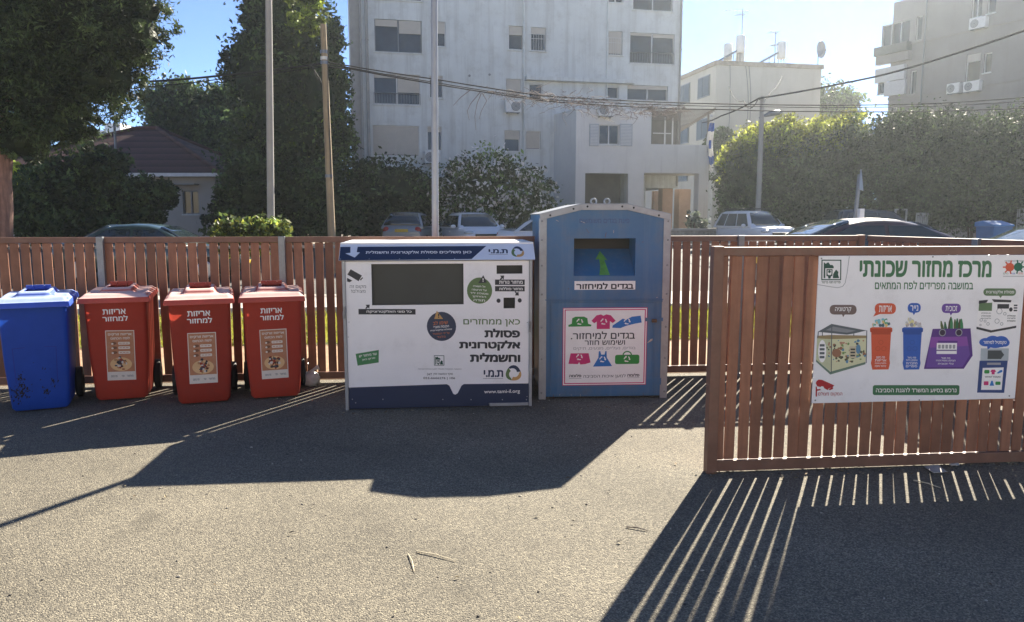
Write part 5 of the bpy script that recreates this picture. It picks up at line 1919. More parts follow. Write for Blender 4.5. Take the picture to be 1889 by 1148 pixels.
# ------------------------------------------------------------------ vegetation
def leafmat(name, col, trans=0.3, isl=0.35):
    """leaf colour times the tone of its spray (young and old growth) times a little variation per leaf"""
    m = bpy.data.materials.new(name)
    m.use_nodes = True
    N, L = m.node_tree.nodes, m.node_tree.links
    bs = N['Principled BSDF']
    bs.inputs['Roughness'].default_value = 0.5
    bs.inputs['Specular IOR Level'].default_value = 0.15
    at = N.new('ShaderNodeAttribute')
    at.attribute_name = 'tone'
    ge = N.new('ShaderNodeNewGeometry')
    mr = N.new('ShaderNodeMapRange')
    mr.inputs['To Min'].default_value, mr.inputs['To Max'].default_value = 1 - isl, 1 + isl
    L.new(ge.outputs['Random Per Island'], mr.inputs['Value'])
    mu = N.new('ShaderNodeMath')
    mu.operation = 'MULTIPLY'
    L.new(at.outputs['Fac'], mu.inputs[0])
    L.new(mr.outputs[0], mu.inputs[1])
    # older sprays also lean towards brown green, young ones towards yellow green
    cr = N.new('ShaderNodeMix')
    cr.data_type = 'RGBA'
    L.new(at.outputs['Fac'], cr.inputs['Factor'])
    cr.inputs['A'].default_value = (col[0] * 1.05, col[1] * 0.92, col[2] * 1.1, 1)
    cr.inputs['B'].default_value = (col[0] * 1.15, col[1] * 1.12, col[2] * 0.85, 1)
    sc = N.new('ShaderNodeVectorMath')
    sc.operation = 'SCALE'
    L.new(cr.outputs['Result'], sc.inputs[0])
    L.new(mu.outputs[0], sc.inputs['Scale'])
    L.new(sc.outputs[0], bs.inputs['Base Color'])
    tr = N.new('ShaderNodeBsdfTranslucent')
    L.new(sc.outputs[0], tr.inputs['Color'])
    ms = N.new('ShaderNodeMixShader')
    ms.inputs[0].default_value = trans
    L.new(bs.outputs[0], ms.inputs[1])
    L.new(tr.outputs[0], ms.inputs[2])
    L.new(ms.outputs[0], N['Material Output'].inputs['Surface'])
    return m


def crown(parent, blobs, n, size, m, core=0.72, sigma=0.17, droop=0.0, name='crown', mix=None, clump=30, long_=2.0):
    """leaf clumps spread through and over a set of ellipsoids; blobs = (centre, (rx, ry, rz))"""
    rng = np.random.default_rng(abs(hash(name + str(round(blobs[0][0].x, 2)))) % 2**31 if False else int(abs(blobs[0][0].x * 977 + blobs[0][0].z * 131 + n)) % 2**31)
    vol = np.array([(r[0] * r[2]) for _, r in blobs])
    ks = np.maximum(1, (vol / vol.sum() * n / clump)).astype(int)
    pts, nrm, tones = [], [], []
    for (c, r), k in zip(blobs, ks):
        d = rng.normal(size=(k, 3))
        d /= np.linalg.norm(d, axis=1)[:, None]
        f = rng.uniform(0.5, 1.04, k) ** 0.7
        f = np.where(rng.random(k) < 0.26, f * rng.uniform(1.05, 1.22, k), f)
        cc = np.array(c) + d * np.array(r) * f[:, None]
        sg = sigma * min(r) * rng.uniform(0.5, 1.4, k)
        q = rng.normal(size=(k, clump, 3)) * sg[:, None, None]
        q[:, :, 2] *= 0.75
        pts.append((cc[:, None, :] + q).reshape(-1, 3))
        nrm.append(np.repeat(d, clump, 0))
        tones.append(np.repeat(np.clip(rng.lognormal(-0.12, 0.55, k), 0.3, 2.6), clump))
    p = np.concatenate(pts)
    nn = np.concatenate(nrm)
    tone = np.concatenate(tones)
    N_ = len(p)
    # leaf frame: a random long axis, bent outwards and a little down
    ax = rng.normal(size=(N_, 3)) + nn * 0.5
    ax[:, 2] -= droop
    ax /= np.linalg.norm(ax, axis=1)[:, None]
    o = rng.normal(size=(N_, 3))
    sd = np.cross(ax, o)
    sd /= np.maximum(np.linalg.norm(sd, axis=1), 1e-6)[:, None]
    L = size * rng.uniform(0.6, 1.4, N_)
    w = L / long_
    v = np.zeros((N_, 4, 3))
    v[:, 0] = p - ax * L[:, None] * 0.5
    v[:, 1] = p + sd * w[:, None] * 0.5
    v[:, 2] = p + ax * L[:, None] * 0.5
    v[:, 3] = p - sd * w[:, None] * 0.5
    v[:, :, 2] = np.maximum(v[:, :, 2], 0.02)
    mats = [m] if not mix else [m] + [x[0] for x in mix]
    idx = np.zeros(N_, dtype=np.int32)
    if mix:
        for q, (mm, fr, kind) in enumerate(mix):
            hit = rng.random(N_) < fr
            idx[hit] = q + 1
    v = v.reshape(-1, 3)
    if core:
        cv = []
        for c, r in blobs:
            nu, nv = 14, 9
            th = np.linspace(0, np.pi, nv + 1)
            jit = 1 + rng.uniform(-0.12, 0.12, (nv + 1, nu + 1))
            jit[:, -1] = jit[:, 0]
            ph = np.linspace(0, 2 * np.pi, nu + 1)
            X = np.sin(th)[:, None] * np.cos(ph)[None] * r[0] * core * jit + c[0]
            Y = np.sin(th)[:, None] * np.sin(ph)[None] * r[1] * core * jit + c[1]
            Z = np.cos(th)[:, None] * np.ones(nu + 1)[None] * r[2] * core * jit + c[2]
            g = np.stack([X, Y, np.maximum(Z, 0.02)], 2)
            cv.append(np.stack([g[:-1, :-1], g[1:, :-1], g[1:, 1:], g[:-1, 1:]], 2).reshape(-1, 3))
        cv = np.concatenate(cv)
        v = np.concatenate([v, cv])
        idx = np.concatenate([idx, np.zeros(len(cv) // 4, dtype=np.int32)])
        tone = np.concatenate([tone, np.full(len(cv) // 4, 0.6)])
    o = np_mesh(name, v, 4, mats, idx, parent)
    at = o.data.attributes.new('tone', 'FLOAT', 'FACE')
    at.data.foreach_set('value', tone.astype(np.float32))
    return o


def pblob(u, v, ru, rv, Y, dep=1.0):
    c = P(u, v, Y)
    k = 1 / pxm(Y)
    return (c, (ru * k, max(0.3, ru * k * dep), rv * k))


M_BARK = mat('bark', (0.11, 0.075, 0.055), 0.9, var=0.3, scale=4, bump=0.6, bscale=14, streak=((0.05, 0.035, 0.028), 14, 0.45, 0.6, 0.7))
M_BARKR = mat('reddish_bark', (0.24, 0.135, 0.10), 0.9, var=0.25, scale=4, bump=0.6, bscale=14, streak=((0.10, 0.055, 0.045), 18, 0.45, 0.6, 0.7))


def tree(name, label, cat, blobs, trunk, n, size, m, bark=M_BARK, group=None, limbs=5, **kw):
    """trunk: list of (point, radius)"""
    c0 = trunk[0][0]
    t = thing(name, label, cat, (0, 0, 0), 0, group)
    b = MB()
    pts = [Vector(p) for p, _ in trunk]
    rs = [r for _, r in trunk]
    fine, fr = [], []
    rnd = random.Random(int(c0[0] * 31 + n))
    for k in range(len(pts) - 1):
        for q in range(4):
            f = q / 4
            fine.append(pts[k].lerp(pts[k + 1], f) + Vector((rnd.uniform(-.2, .2), rnd.uniform(-.2, .2), 0)) * rs[k] * (0 if q == 0 else 1))
            fr.append(rs[k] * (1 - f) + rs[k + 1] * f)
    fine.append(pts[-1])
    fr.append(rs[-1])
    fr[0] *= 1.25
    b.tube(fine, fr, bark, 9)
    for k in range(limbs):
        c, r = blobs[k % len(blobs)]
        s = fine[int(len(fine) * rnd.uniform(0.45, 0.95))]
        e = Vector(c) + Vector((rnd.uniform(-.5, .5) * r[0], rnd.uniform(-.5, .5) * r[1], rnd.uniform(-.3, .5) * r[2]))
        mid = s.lerp(e, 0.5) + Vector((0, 0, -0.06 * (e - s).length))
        b.tube([s, mid, e], [fr[-1] * 0.9, fr[-1] * 0.55, fr[-1] * 0.18], bark, 6)
    b.build('trunk', t)
    crown(t, blobs, n, size, m, **kw)
    return t


def gtrunk(u, v, Y, pts):
    """trunk from the ground under pixel u at distance Y; pts = (u, v, radius)"""
    base = P(u, v, Y)
    base.z = 0
    return [(base, pts[0][2])] + [(P(a, b_, Y), r) for a, b_, r in pts[1:]]


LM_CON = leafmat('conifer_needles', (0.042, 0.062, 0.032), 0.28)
LM_IVY = leafmat('ivy_leaves', (0.045, 0.069, 0.030), 0.33)
LM_IVYL = leafmat('sunny_ivy', (0.13, 0.17, 0.035), 0.4)  # lit copy of the ivy leaves, sunlight put into the tone
LM_DK = leafmat('dark_shrub_leaves', (0.050, 0.077, 0.037), 0.33)
LM_MID = leafmat('shrub_leaves', (0.075, 0.112, 0.043), 0.40)
LM_YEL = leafmat('sunlit_yellow_leaves', (0.25, 0.28, 0.07), 0.45)  # brighter copy for foliage in sun; the sunlight is put into the colour
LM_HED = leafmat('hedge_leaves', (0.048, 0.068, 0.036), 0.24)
LM_FLW = mat('white_blossom', (0.86, 0.83, 0.80), 0.7, var=0.1, trans=0.3)

YC = 17.0
tree('conifer_tree', 'huge dark conifer with reddish trunk at the left edge, its crown hanging over the sky', 'tree',
     [pblob(40, 60, 150, 120, YC), pblob(175, 40, 100, 95, YC), pblob(248, 62, 62, 62, YC), pblob(192, 142, 78, 66, YC), pblob(92, 180, 98, 90, YC), pblob(40, 262, 60, 42, YC),
      pblob(118, 230, 62, 42, YC), pblob(-60, 120, 130, 150, YC), pblob(90, -90, 190, 120, YC), pblob(230, -40, 80, 70, YC), pblob(270, 20, 36, 30, YC)],
     [(G(6, 520) * 1.0 if False else Vector((P(6, 430, YC).x, YC, 0)), 0.22), (P(4, 330, YC), 0.19), (P(0, 200, YC), 0.16), (P(40, 20, YC), 0.09)],
     120000, 0.115, LM_CON, M_BARKR, core=0.6, sigma=0.115, limbs=8, clump=60, long_=3.6, droop=0.2)
YI = 29.0
tree('ivy_covered_tree', 'very tall dark tree smothered in ivy behind the two poles, top beyond the frame', 'tree',
     [pblob(525, 40, 72, 120, YI), pblob(500, 150, 82, 90, YI), pblob(455, 120, 42, 52, YI), pblob(530, 270, 95, 120, YI), pblob(490, 330, 80, 110, YI), pblob(585, 190, 48, 120, YI), pblob(530, -80, 60, 110, YI), pblob(478, 50, 32, 55, YI), pblob(570, 330, 70, 110, YI)],
     gtrunk(540, 430, YI, [(540, 430, 0.35), (535, 200, 0.26), (530, -60, 0.12)]), 52000, 0.18, LM_IVY, core=0.7, sigma=0.13, mix=[(LM_IVYL, 0.03, 0)])
crown_top = thing('climbing_creeper', 'bright sunlit creeper growing over the upper right of the ivy covered tree', 'creeper', (0, 0, 0))
crown(crown_top, [pblob(560, 15, 24, 42, YI - 2.2, 0.5), pblob(583, 40, 16, 26, YI - 2.2, 0.5), pblob(575, -25, 26, 34, YI - 2.2, .5)], 2600, 0.17, LM_IVYL, core=0, sigma=0.3, name='foliage')
tree('cypress_tree', 'looser green tree seen in the gap between the ivy covered tree and the pale block', 'tree',
     [pblob(622, 190, 26, 75, 33), pblob(612, 90, 22, 60, 33), pblob(632, 268, 24, 42, 33)],
     gtrunk(620, 430, 33, [(620, 430, 0.2), (622, 200, 0.12), (615, 60, 0.05)]), 7000, 0.17, LM_MID, core=0.6, sigma=0.22)
for lab, bl, n in (('broad dark tree behind the tiled roof, its top edge against the blue sky', [pblob(325, 205, 58, 52, 42), pblob(292, 190, 26, 28, 42), pblob(350, 250, 60, 55, 42)], 11000),
                   ('rounded dark tree between the tiled roof and the ivy covered tree', [pblob(398, 225, 52, 66, 41), pblob(425, 190, 30, 36, 41), pblob(410, 300, 60, 60, 41)], 9000)):
    c = bl[0][0]
    tree('broadleaf_tree', lab, 'tree', bl, [(Vector((c.x, c.y, 0)), 0.3), (Vector((c.x, c.y, c.z)), 0.14)], n, 0.26, LM_DK, core=0.66, sigma=0.22, group='trees behind the tiled house')


def bush(label, bl, n, size, m, core=0.68, sigma=0.16, name='bush', cat='bush', **kw):
    c = bl[0][0]
    t = thing(name, label, cat, (0, 0, 0))
    b = MB()
    for k in range(5):
        e = Vector(c) + Vector((random.uniform(-.4, .4) * bl[0][1][0], 0, random.uniform(-.1, .4) * bl[0][1][2]))
        b.tube([(c.x + 0.08 * (k - 2), c.y, 0), Vector((c.x + 0.1 * (k - 2), c.y, 0)).lerp(e, 0.5), e], [0.045, 0.03, 0.012], M_BARK, 5)
    b.build('stem', t)
    crown(t, bl, n, size, m, core=core, sigma=sigma, name='foliage', **kw)
    return t


bush('broad dark bush between the conifer trunk and the tiled house', [pblob(120, 360, 82, 72, 23), pblob(180, 320, 50, 52, 23), pblob(75, 400, 60, 50, 23), pblob(150, 410, 90, 45, 23)], 17000, 0.17, LM_DK)
bush('dark bush in front of the tiled house, left of its window', [pblob(258, 372, 52, 44, 25), pblob(296, 352, 28, 22, 25), pblob(235, 400, 60, 40, 25)], 10000, 0.17, LM_DK)
bush('yellow green sunlit bush behind the conifer trunk', [pblob(38, 345, 30, 40, 26), pblob(60, 320, 34, 22, 26), pblob(35, 395, 24, 34, 26)], 3600, 0.18, LM_YEL, core=0.5)
bush('dark bush right of the house window', [pblob(436, 372, 36, 60, 26), pblob(465, 350, 44, 66, 26), pblob(440, 410, 60, 40, 26)], 10000, 0.17, LM_DK)
bush('low dark bush at the foot of the ivy covered tree, behind the wooden pole', [pblob(560, 372, 60, 64, 27), pblob(610, 395, 44, 48, 27)], 9000, 0.18, LM_DK)
bush('low sunlit yellow green bush at the foot of the concrete pole', [pblob(460, 422, 52, 20, 14.5), pblob(420, 430, 30, 16, 14.5), pblob(505, 428, 24, 22, 14.5), pblob(460, 450, 70, 24, 14.5)], 5200, 0.11, LM_MID, core=0.55, sigma=0.26, mix=[(LM_YEL, 0.3, 0)])
bush('rounded dark bush in front of the left end of the pale block', [pblob(720, 356, 84, 66, 34), pblob(668, 372, 40, 70, 34), pblob(770, 385, 44, 50, 34), pblob(720, 410, 90, 40, 34)], 16000, 0.19, LM_DK)
bush('big oleander bush covered in white flowers in front of the pale block', [pblob(905, 352, 92, 66, 34), pblob(850, 372, 45, 62, 34), pblob(975, 372, 46, 58, 34), pblob(910, 405, 105, 40, 34)], 20000, 0.21, LM_MID, mix=[(LM_FLW, 0.26, 0)], name='oleander_bush')
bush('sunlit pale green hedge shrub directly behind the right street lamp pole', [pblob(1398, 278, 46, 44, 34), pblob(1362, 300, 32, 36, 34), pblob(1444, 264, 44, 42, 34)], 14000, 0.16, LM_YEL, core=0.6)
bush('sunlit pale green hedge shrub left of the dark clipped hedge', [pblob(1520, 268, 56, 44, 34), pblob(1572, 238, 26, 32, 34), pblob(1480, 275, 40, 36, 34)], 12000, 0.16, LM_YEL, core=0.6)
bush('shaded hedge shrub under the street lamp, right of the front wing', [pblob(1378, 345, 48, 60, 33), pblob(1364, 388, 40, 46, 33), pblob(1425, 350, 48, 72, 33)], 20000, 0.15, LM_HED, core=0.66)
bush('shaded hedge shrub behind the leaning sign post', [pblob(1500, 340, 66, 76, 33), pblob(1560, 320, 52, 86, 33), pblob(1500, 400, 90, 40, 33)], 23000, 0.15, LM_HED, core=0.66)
bush('tall dark clipped hedge block with a sharp left edge in front of the old block', [pblob(1652, 274, 56, 62, 31.5), pblob(1720, 284, 78, 72, 31.5), pblob(1685, 350, 92, 78, 31.5)], 52000, 0.14, LM_HED, core=0.7, name='hedge', cat='hedge')
bush('tall dark hedge running out of the right edge, behind the blue waste bin', [pblob(1810, 286, 74, 70, 31), pblob(1890, 280, 80, 76, 31), pblob(1840, 350, 100, 80, 31), pblob(1960, 330, 80, 110, 31)], 50000, 0.14, LM_HED, core=0.7, name='hedge', cat='hedge')
tree('broadleaf_tree', 'airy tree between the cream block and the old block', 'tree', [pblob(1535, 185, 34, 32, 64), pblob(1568, 195, 24, 26, 64), pblob(1520, 215, 30, 30, 64), pblob(1560, 235, 40, 36, 64)],
     gtrunk(1540, 400, 64, [(1540, 400, 0.3), (1540, 200, 0.12)]), 5200, 0.34, LM_MID, core=0.5, sigma=0.25)
bush('small dark palm like shrub against the cream wall beside the terrace', [pblob(1335, 255, 24, 16, 50), pblob(1318, 262, 18, 18, 50), pblob(1330, 300, 30, 60, 50)], 2600, 0.3, LM_DK, core=0.4)
bush('leafy potted plant by the right column of the wing', [pblob(1280, 405, 14, 14, 33.5), pblob(1290, 415, 12, 12, 33.5)], 700, 0.2, leafmat('glaucous_leaves', (0.16, 0.19, 0.18), 0.2), core=0.4)


# ------------------------------------------------------------------ poles, lamps, wires
def pole(name, label, cat, pts, m, seg=10):
    t = thing(name, label, cat, (0, 0, 0))
    b = MB()
    b.tube([p for p, _ in pts], [r for _, r in pts], m, seg)
    b.build('pole', t)
    return t


def vpole(u, v, Y, ztop, r0, r1, lean=0.0):
    p = P(u, v, Y)
    return [(Vector((p.x, Y, 0)), r0), (Vector((p.x + lean * 0.5, Y, ztop * 0.5)), (r0 + r1) / 2), (Vector((p.x + lean, Y, ztop)), r1)]


lp = pole('street_lamp', 'thin pale grey lamp post rising just behind the collection machine', 'street lamp', vpole(801, 430, 7.75, 6.5, 0.037, 0.031, 0.05), mat('grey_paint', (0.30, 0.32, 0.34), 0.45, 0.3, var=0.08))
b = MB()
x = P(801, 430, 7.75).x
b.tube([(x, 7.75, 6.5), (x, 7.95, 6.75), (x, 8.5, 6.85)], 0.028, M_STEEL, 8)
b.sphere((x, 8.75, 6.83), (0.12, 0.34, 0.06), M_STEEL, 12, 8)
b.build('lamp_arm', lp)
pole('concrete_pole', 'pale concrete utility pole, left one of the two poles behind the fence', 'utility pole', vpole(497, 438, 16, 8.2, 0.078, 0.060, 0.24), M_CONC)
M_WPOLE = mat('weathered_pole_wood', (0.33, 0.255, 0.16), 0.85, var=0.2, scale=3, streak=((0.17, 0.13, 0.09), 16, 0.45, 0.65, 0.6), bump=0.3, bscale=30)
YW = 20.0
pt, pb = P(596, 45, YW), P(612, 438, YW)
k = pb.z / (pb.z - pt.z)
wpole = pole('wooden_pole', 'leaning brown wooden utility pole with clamps and hanging cable loops', 'utility pole', [(Vector((pb.x + (pb.x - pt.x) * k * 1.0 if False else pb.x + 0.05, YW, 0)), 0.105), (pb, 0.10), (pt, 0.075)], M_WPOLE)
b = MB()
for v_ in (96, 108, 116, 325):
    b = MB()
    p = P(598.5 + (v_ - 113) * 0.04, v_, YW)
    b.tube([p - Vector((0, 0, 0.04)), p + Vector((0, 0, 0.04))], 0.098, mat('clamp_white', (0.6, 0.6, 0.58), 0.5) if v_ == 108 else M_STEEL, 10)
    b.build('clamp', wpole)
b = MB()
c0, c1 = P(573, 120, YW), P(597, 165, YW)
b.tube([c0, P(580, 130, YW), P(590, 146, YW), c1], 0.014, M_RUB, 5)
b.tube([P(578, 120, YW), P(581, 140, YW), P(592, 152, YW), c1], 0.012, M_RUB, 5)
b.tube([P(604, 50, YW - 0.12), P(606, 200, YW - 0.12), P(611, 330, YW - 0.12)], 0.012, M_RUB, 5)
b.build('cable_loop', wpole)
YL = 30.0
rp = pole('street_lamp', 'grey street lamp pole with short arm in front of the sunlit hedge', 'street lamp', vpole(1398, 400, YL, P(1398, 178, YL).z, 0.11, 0.085), M_CONC)
b = MB()
b.tube([P(1400, 218, YL), P(1412, 214, YL), P(1420, 212, YL - 0.2)], 0.03, M_STEEL, 6)
b.build('lamp_arm', rp)
b = MB()
q = P(1427, 211, YL - 0.3)
b.tube([q + Vector((-0.32, 0.1, -0.05)), q + Vector((-0.1, 0, 0.03)), q + Vector((0.2, 0, 0.07)), q + Vector((0.34, 0, 0.07))], [0.05, 0.11, 0.09, 0.03], M_STEEL, 10)
b.build('lamp_head', rp)


def wire(label, pts, r, sag=0.0, n=10, m=M_RUB, group='overhead cables'):
    P3 = []
    for k in range(len(pts) - 1):
        a, c = pts[k], pts[k + 1]
        for q in range(n):
            f = q / n
            P3.append(a.lerp(c, f) - Vector((0, 0, sag * 4 * f * (1 - f))))
    P3.append(pts[-1])
    b = MB()
    b.tube(P3, r, m, 5)
    return tag(b.build('overhead_cable'), label, 'cable', group)


M_CAB = mat('cable_black', (0.03, 0.03, 0.032), 0.9, spec=0.05)
M_CABL = mat('cable_grey', (0.035, 0.033, 0.032), 0.7, spec=0.2)
WA = P(597, 117, YW)
wire('thick black cable from the conifer to the wooden pole, upper one', [P(-120, 196, 24), P(265, 151, 22), P(415, 139, 21), WA], 0.03, 0.02, m=M_CAB)
wire('thin cable from the conifer to the wooden pole, below the thick one', [P(-120, 210, 24), P(265, 161, 22), P(415, 145, 21), P(598, 122, YW)], 0.014, 0.02, m=M_CAB)
cabs = [((640, 121), (800, 146), (1000, 177), (1200, 188), (1400, 193), (1595, 194), (1750, 190), (1990, 172)),
        ((640, 124), (800, 152), (1000, 183), (1200, 193), (1400, 197), (1595, 198), (1750, 195), (1990, 180)),
        ((640, 126), (800, 155), (1000, 186), (1200, 199), (1330, 202), (1500, 206), (1700, 206), (1990, 196))]
for k, (c, lab) in enumerate(zip(cabs, ('top cable of the long bundle crossing in front of the pale block', 'middle cable of the long bundle crossing in front of the pale block', 'lowest cable of the long bundle, carrying the dead creeper'))):
    pts = [P(598, 113 + 5 * k, YW)] + [P(u, v, YW + 2.5 * (u - 598) / 1300) for u, v in c]
    wire(lab, pts, (0.017, 0.013, 0.017)[k], 0.012, 6, M_CABL)
tp = P(1399, 182, YL - 0.1)
wire('cable climbing from the street lamp pole to the upper right corner', [tp, P(1610, 143, 27), P(1750, 103, 24), P(1990, 20, 19)], 0.034, 0.03, 8, M_CAB)
wire('cable from the street lamp pole down to the wing terrace', [tp, P(1330, 214, 33), P(1296, 226, 35.5)], 0.03, 0.05, 8, M_CAB)
wire('slack cable from the street lamp pole up to the cream block roof', [tp, P(1372, 186, 36), P(1345, 160, 52)], 0.022, 0.35, 8, M_CAB)
wire('thin cable from the street lamp pole to the cream roof parapet', [tp, P(1420, 172, 40), P(1444, 138, 55)], 0.022, 0.2, 8, M_CAB)
wire('short cable from the left side of the pale block into the trees', [P(628, 235, 36), P(652, 262, 37), P(672, 276, 37.2)], 0.02, 0.02, 6, M_CAB)

# dead creeper hanging in the bundle
rc = random.Random(21)
b = MB()
m_v = mat('dead_creeper_stems', (0.24, 0.20, 0.18), 0.9, var=0.2, scale=3)
for k in range(430):
    f = rc.betavariate(1.5, 1.3)
    u = 895 + 375 * f
    v = 170 + 32 * min(1, f / 0.72) + rc.gauss(0, 3 + 6.5 * math.sin(math.pi * f))
    p = P(u, v, YW + 2.5 * (u - 598) / 1300 + rc.uniform(-0.35, 0.35))
    pts = [p]
    d = Vector((rc.uniform(-1, 1), rc.uniform(-0.4, 0.4), rc.uniform(-0.25, 0.25)))
    for q in range(3):
        d = d + Vector((rc.uniform(-.5, .5), rc.uniform(-.3, .3), rc.uniform(-.5, .35)))
        pts.append(pts[-1] + d * rc.uniform(0.06, 0.14))
    b.tube(pts, [0.009, 0.008, 0.006, 0.004], m_v, 3, cap=False)
for u0, v0, pts in ((868, 166, ((850, 180), (836, 195))), (886, 170, ((868, 192), (862, 205), (866, 222))), (888, 172, ((880, 192), (876, 215), (878, 240))), (890, 172, ((898, 186), (888, 205), (884, 220)))):
    b.tube([P(u0, v0, YW + 0.6)] + [P(u, v, YW + 0.6) for u, v in pts], [0.012, 0.01, 0.008, 0.006][:len(pts) + 1], m_v, 4)
tag(b.build('dead_creeper'), 'long pinkish brown tangle of dead creeper caught on the cable bundle', 'creeper')


# ------------------------------------------------------------------ low walls, railings, road sign, waste bin
M_STONE = mat('rough_stone', (0.34, 0.30, 0.25), 0.9, var=0.35, scale=3.5, bump=0.7, bscale=5, dirt=((0.16, 0.14, 0.12), 4, 0.48, 0.62, 0.7))
p0, p1 = P(985, 430, 32), P(1345, 430, 33.2)
t = thing('garden_wall', 'rough low stone garden wall with pale coping in front of the wing', 'wall', (p0.x, p0.y, 0), math.atan2(p1.y - p0.y, p1.x - p0.x))
b = MB()
L_ = (p1 - p0).length
b.bb(0, L_, 0, 0.3, 0, 1.0, M_STONE)
b.build('wall', t)
b = MB()
b.bb(-0.02, L_ + 0.02, -0.04, 0.34, 1.002, 1.09, M_PAVE)
b.build('coping', t)


def railing(label, u0, u1, v, Y, h, n, m):
    a, c = P(u0, v, Y), P(u1, v, Y)
    t = thing('metal_railing', label, 'railing', (a.x, Y, 0))
    L = c.x - a.x
    b = MB()
    for k in range(n + 1):
        b.bb(L * k / n - 0.02, L * k / n + 0.02, -0.012, 0.012, 0.0, h, m)
    b.build('bars', t)
    for z in (0.15, h - 0.08):
        b = MB()
        b.bb(-0.03, L + 0.03, -0.03, -0.013, z, z + 0.05, m)
        b.build('rail', t)


M_GAL = mat('pale_railing', (0.42, 0.43, 0.43), 0.5, 0.3)
railing('low grey railing beside the big oleander bush', 912, 990, 425, 32.2, 1.12, 22, M_STEEL)
railing('pale upright bars showing under the dark hedge, left of the blue waste bin', 1690, 1710, 410, 30, 1.75, 6, M_GAL)
railing('pale gate bars at the right edge under the hedge', 1876, 1900, 410, 29.6, 1.95, 7, M_GAL)
a, c = P(1652, 390, 30.2), P(1672, 390, 30.2)
t = thing('gate_frame', 'empty pale metal frame standing at the foot of the dark hedge', 'frame', (a.x, 30.2, 0))
b = MB()
for x in (0, c.x - a.x):
    b.bb(x - 0.03, x + 0.03, -0.03, 0.03, 0, 1.9, M_GAL)
b.bb(0.031, c.x - a.x - 0.031, -0.03, 0.03, 1.84, 1.9, M_GAL)
b.build('frame', t)

ps, pe = P(1578, 408, 20), P(1587, 330, 20)
dirv = (pe - ps).normalized()
base = ps - dirv * (ps.z / dirv.z)
t = thing('road_sign', 'leaning road sign post with triangular sign seen almost edge on', 'road sign', (0, 0, 0))
b = MB()
b.tube([base, P(1586, 322, 20)], 0.055, M_STEEL, 8)
b.build('pole', t)
b = MB()
tc_ = P(1587, 334, 19.9)
tri = [Vector((0, 0, 0.30)), Vector((0.22, 0.30, -0.24)), Vector((-0.16, -0.30, -0.22))]
nrm_ = (tri[1] - tri[0]).cross(tri[2] - tri[0]).normalized() * 0.012
b.add([tc_ + q + nrm_ for q in tri] + [tc_ + q - nrm_ for q in tri], [(0, 1, 2), (5, 4, 3), (0, 3, 4, 1), (1, 4, 5, 2), (2, 5, 3, 0)], M_ALU)
b.build('sign_plate', t)
b = MB()
q = P(1587, 396, 19.9)
b.box(q, (0.12, 0.2, 0.3), M_PAPER)
b.build('notice', t)

q = P(1841, 420, 25)
zt4 = P(1841, 409, 25).z
t = thing('waste_container', 'blue four wheeled waste container with lighter lid standing before the hedge', 'waste container', (q.x, 25.2, 0), R(14), None)
mb1, mb2 = mat('container_blue', (0.035, 0.14, 0.34), 0.5, var=0.1), mat('container_lid_blue', (0.055, 0.21, 0.48), 0.5, var=0.1)
b = MB()
b.loft([[Vector((sx * hw, sy * hd, z)) for sx, sy in ((-1, -1), (1, -1), (1, 1), (-1, 1))] for z, hw, hd in ((0.2, 0.28, 0.28), (0.9, 0.36, 0.34), (zt4 - 0.17, 0.38, 0.36))], mb1, smooth=False)
b.build('body', t, bevel=0.02)
b = MB()
b.prism([(-0.40, zt4 - 0.165), (0.40, zt4 - 0.165), (0.40, zt4 - 0.02), (0.1, zt4 + 0.03), (-0.40, zt4 - 0.10)], 'x', -0.40, 0.40, mb2)
b.build('lid', t, bevel=0.02)
for sx in (-1, 1):
    for sy in (-1, 1):
        b = MB()
        b.tube([(sx * 0.25 - 0.03, sy * 0.22, 0.1), (sx * 0.25 + 0.03, sy * 0.22, 0.1)], 0.1, M_RUB, 12)
        b.build('wheel', t)


# ------------------------------------------------------------------ parked cars
M_TYRE = mat('tyre', (0.015, 0.015, 0.016), 0.8)
M_RIM = mat('rim', (0.4, 0.4, 0.41), 0.35, 0.7)
M_CGL = mat('car_glass', (0.018, 0.028, 0.034), 0.04, var=0.05, spec=1.0)
M_TAIL = mat('tail_lamp', (0.36, 0.02, 0.02), 0.15, var=0.05)
M_HEAD = mat('head_lamp', (0.55, 0.57, 0.58), 0.1, var=0.05, metal=0.3)
M_PLATE = mat('yellow_plate', (0.62, 0.42, 0.03), 0.4, var=0.03)
M_TRIM = mat('black_trim', (0.014, 0.014, 0.015), 0.5)


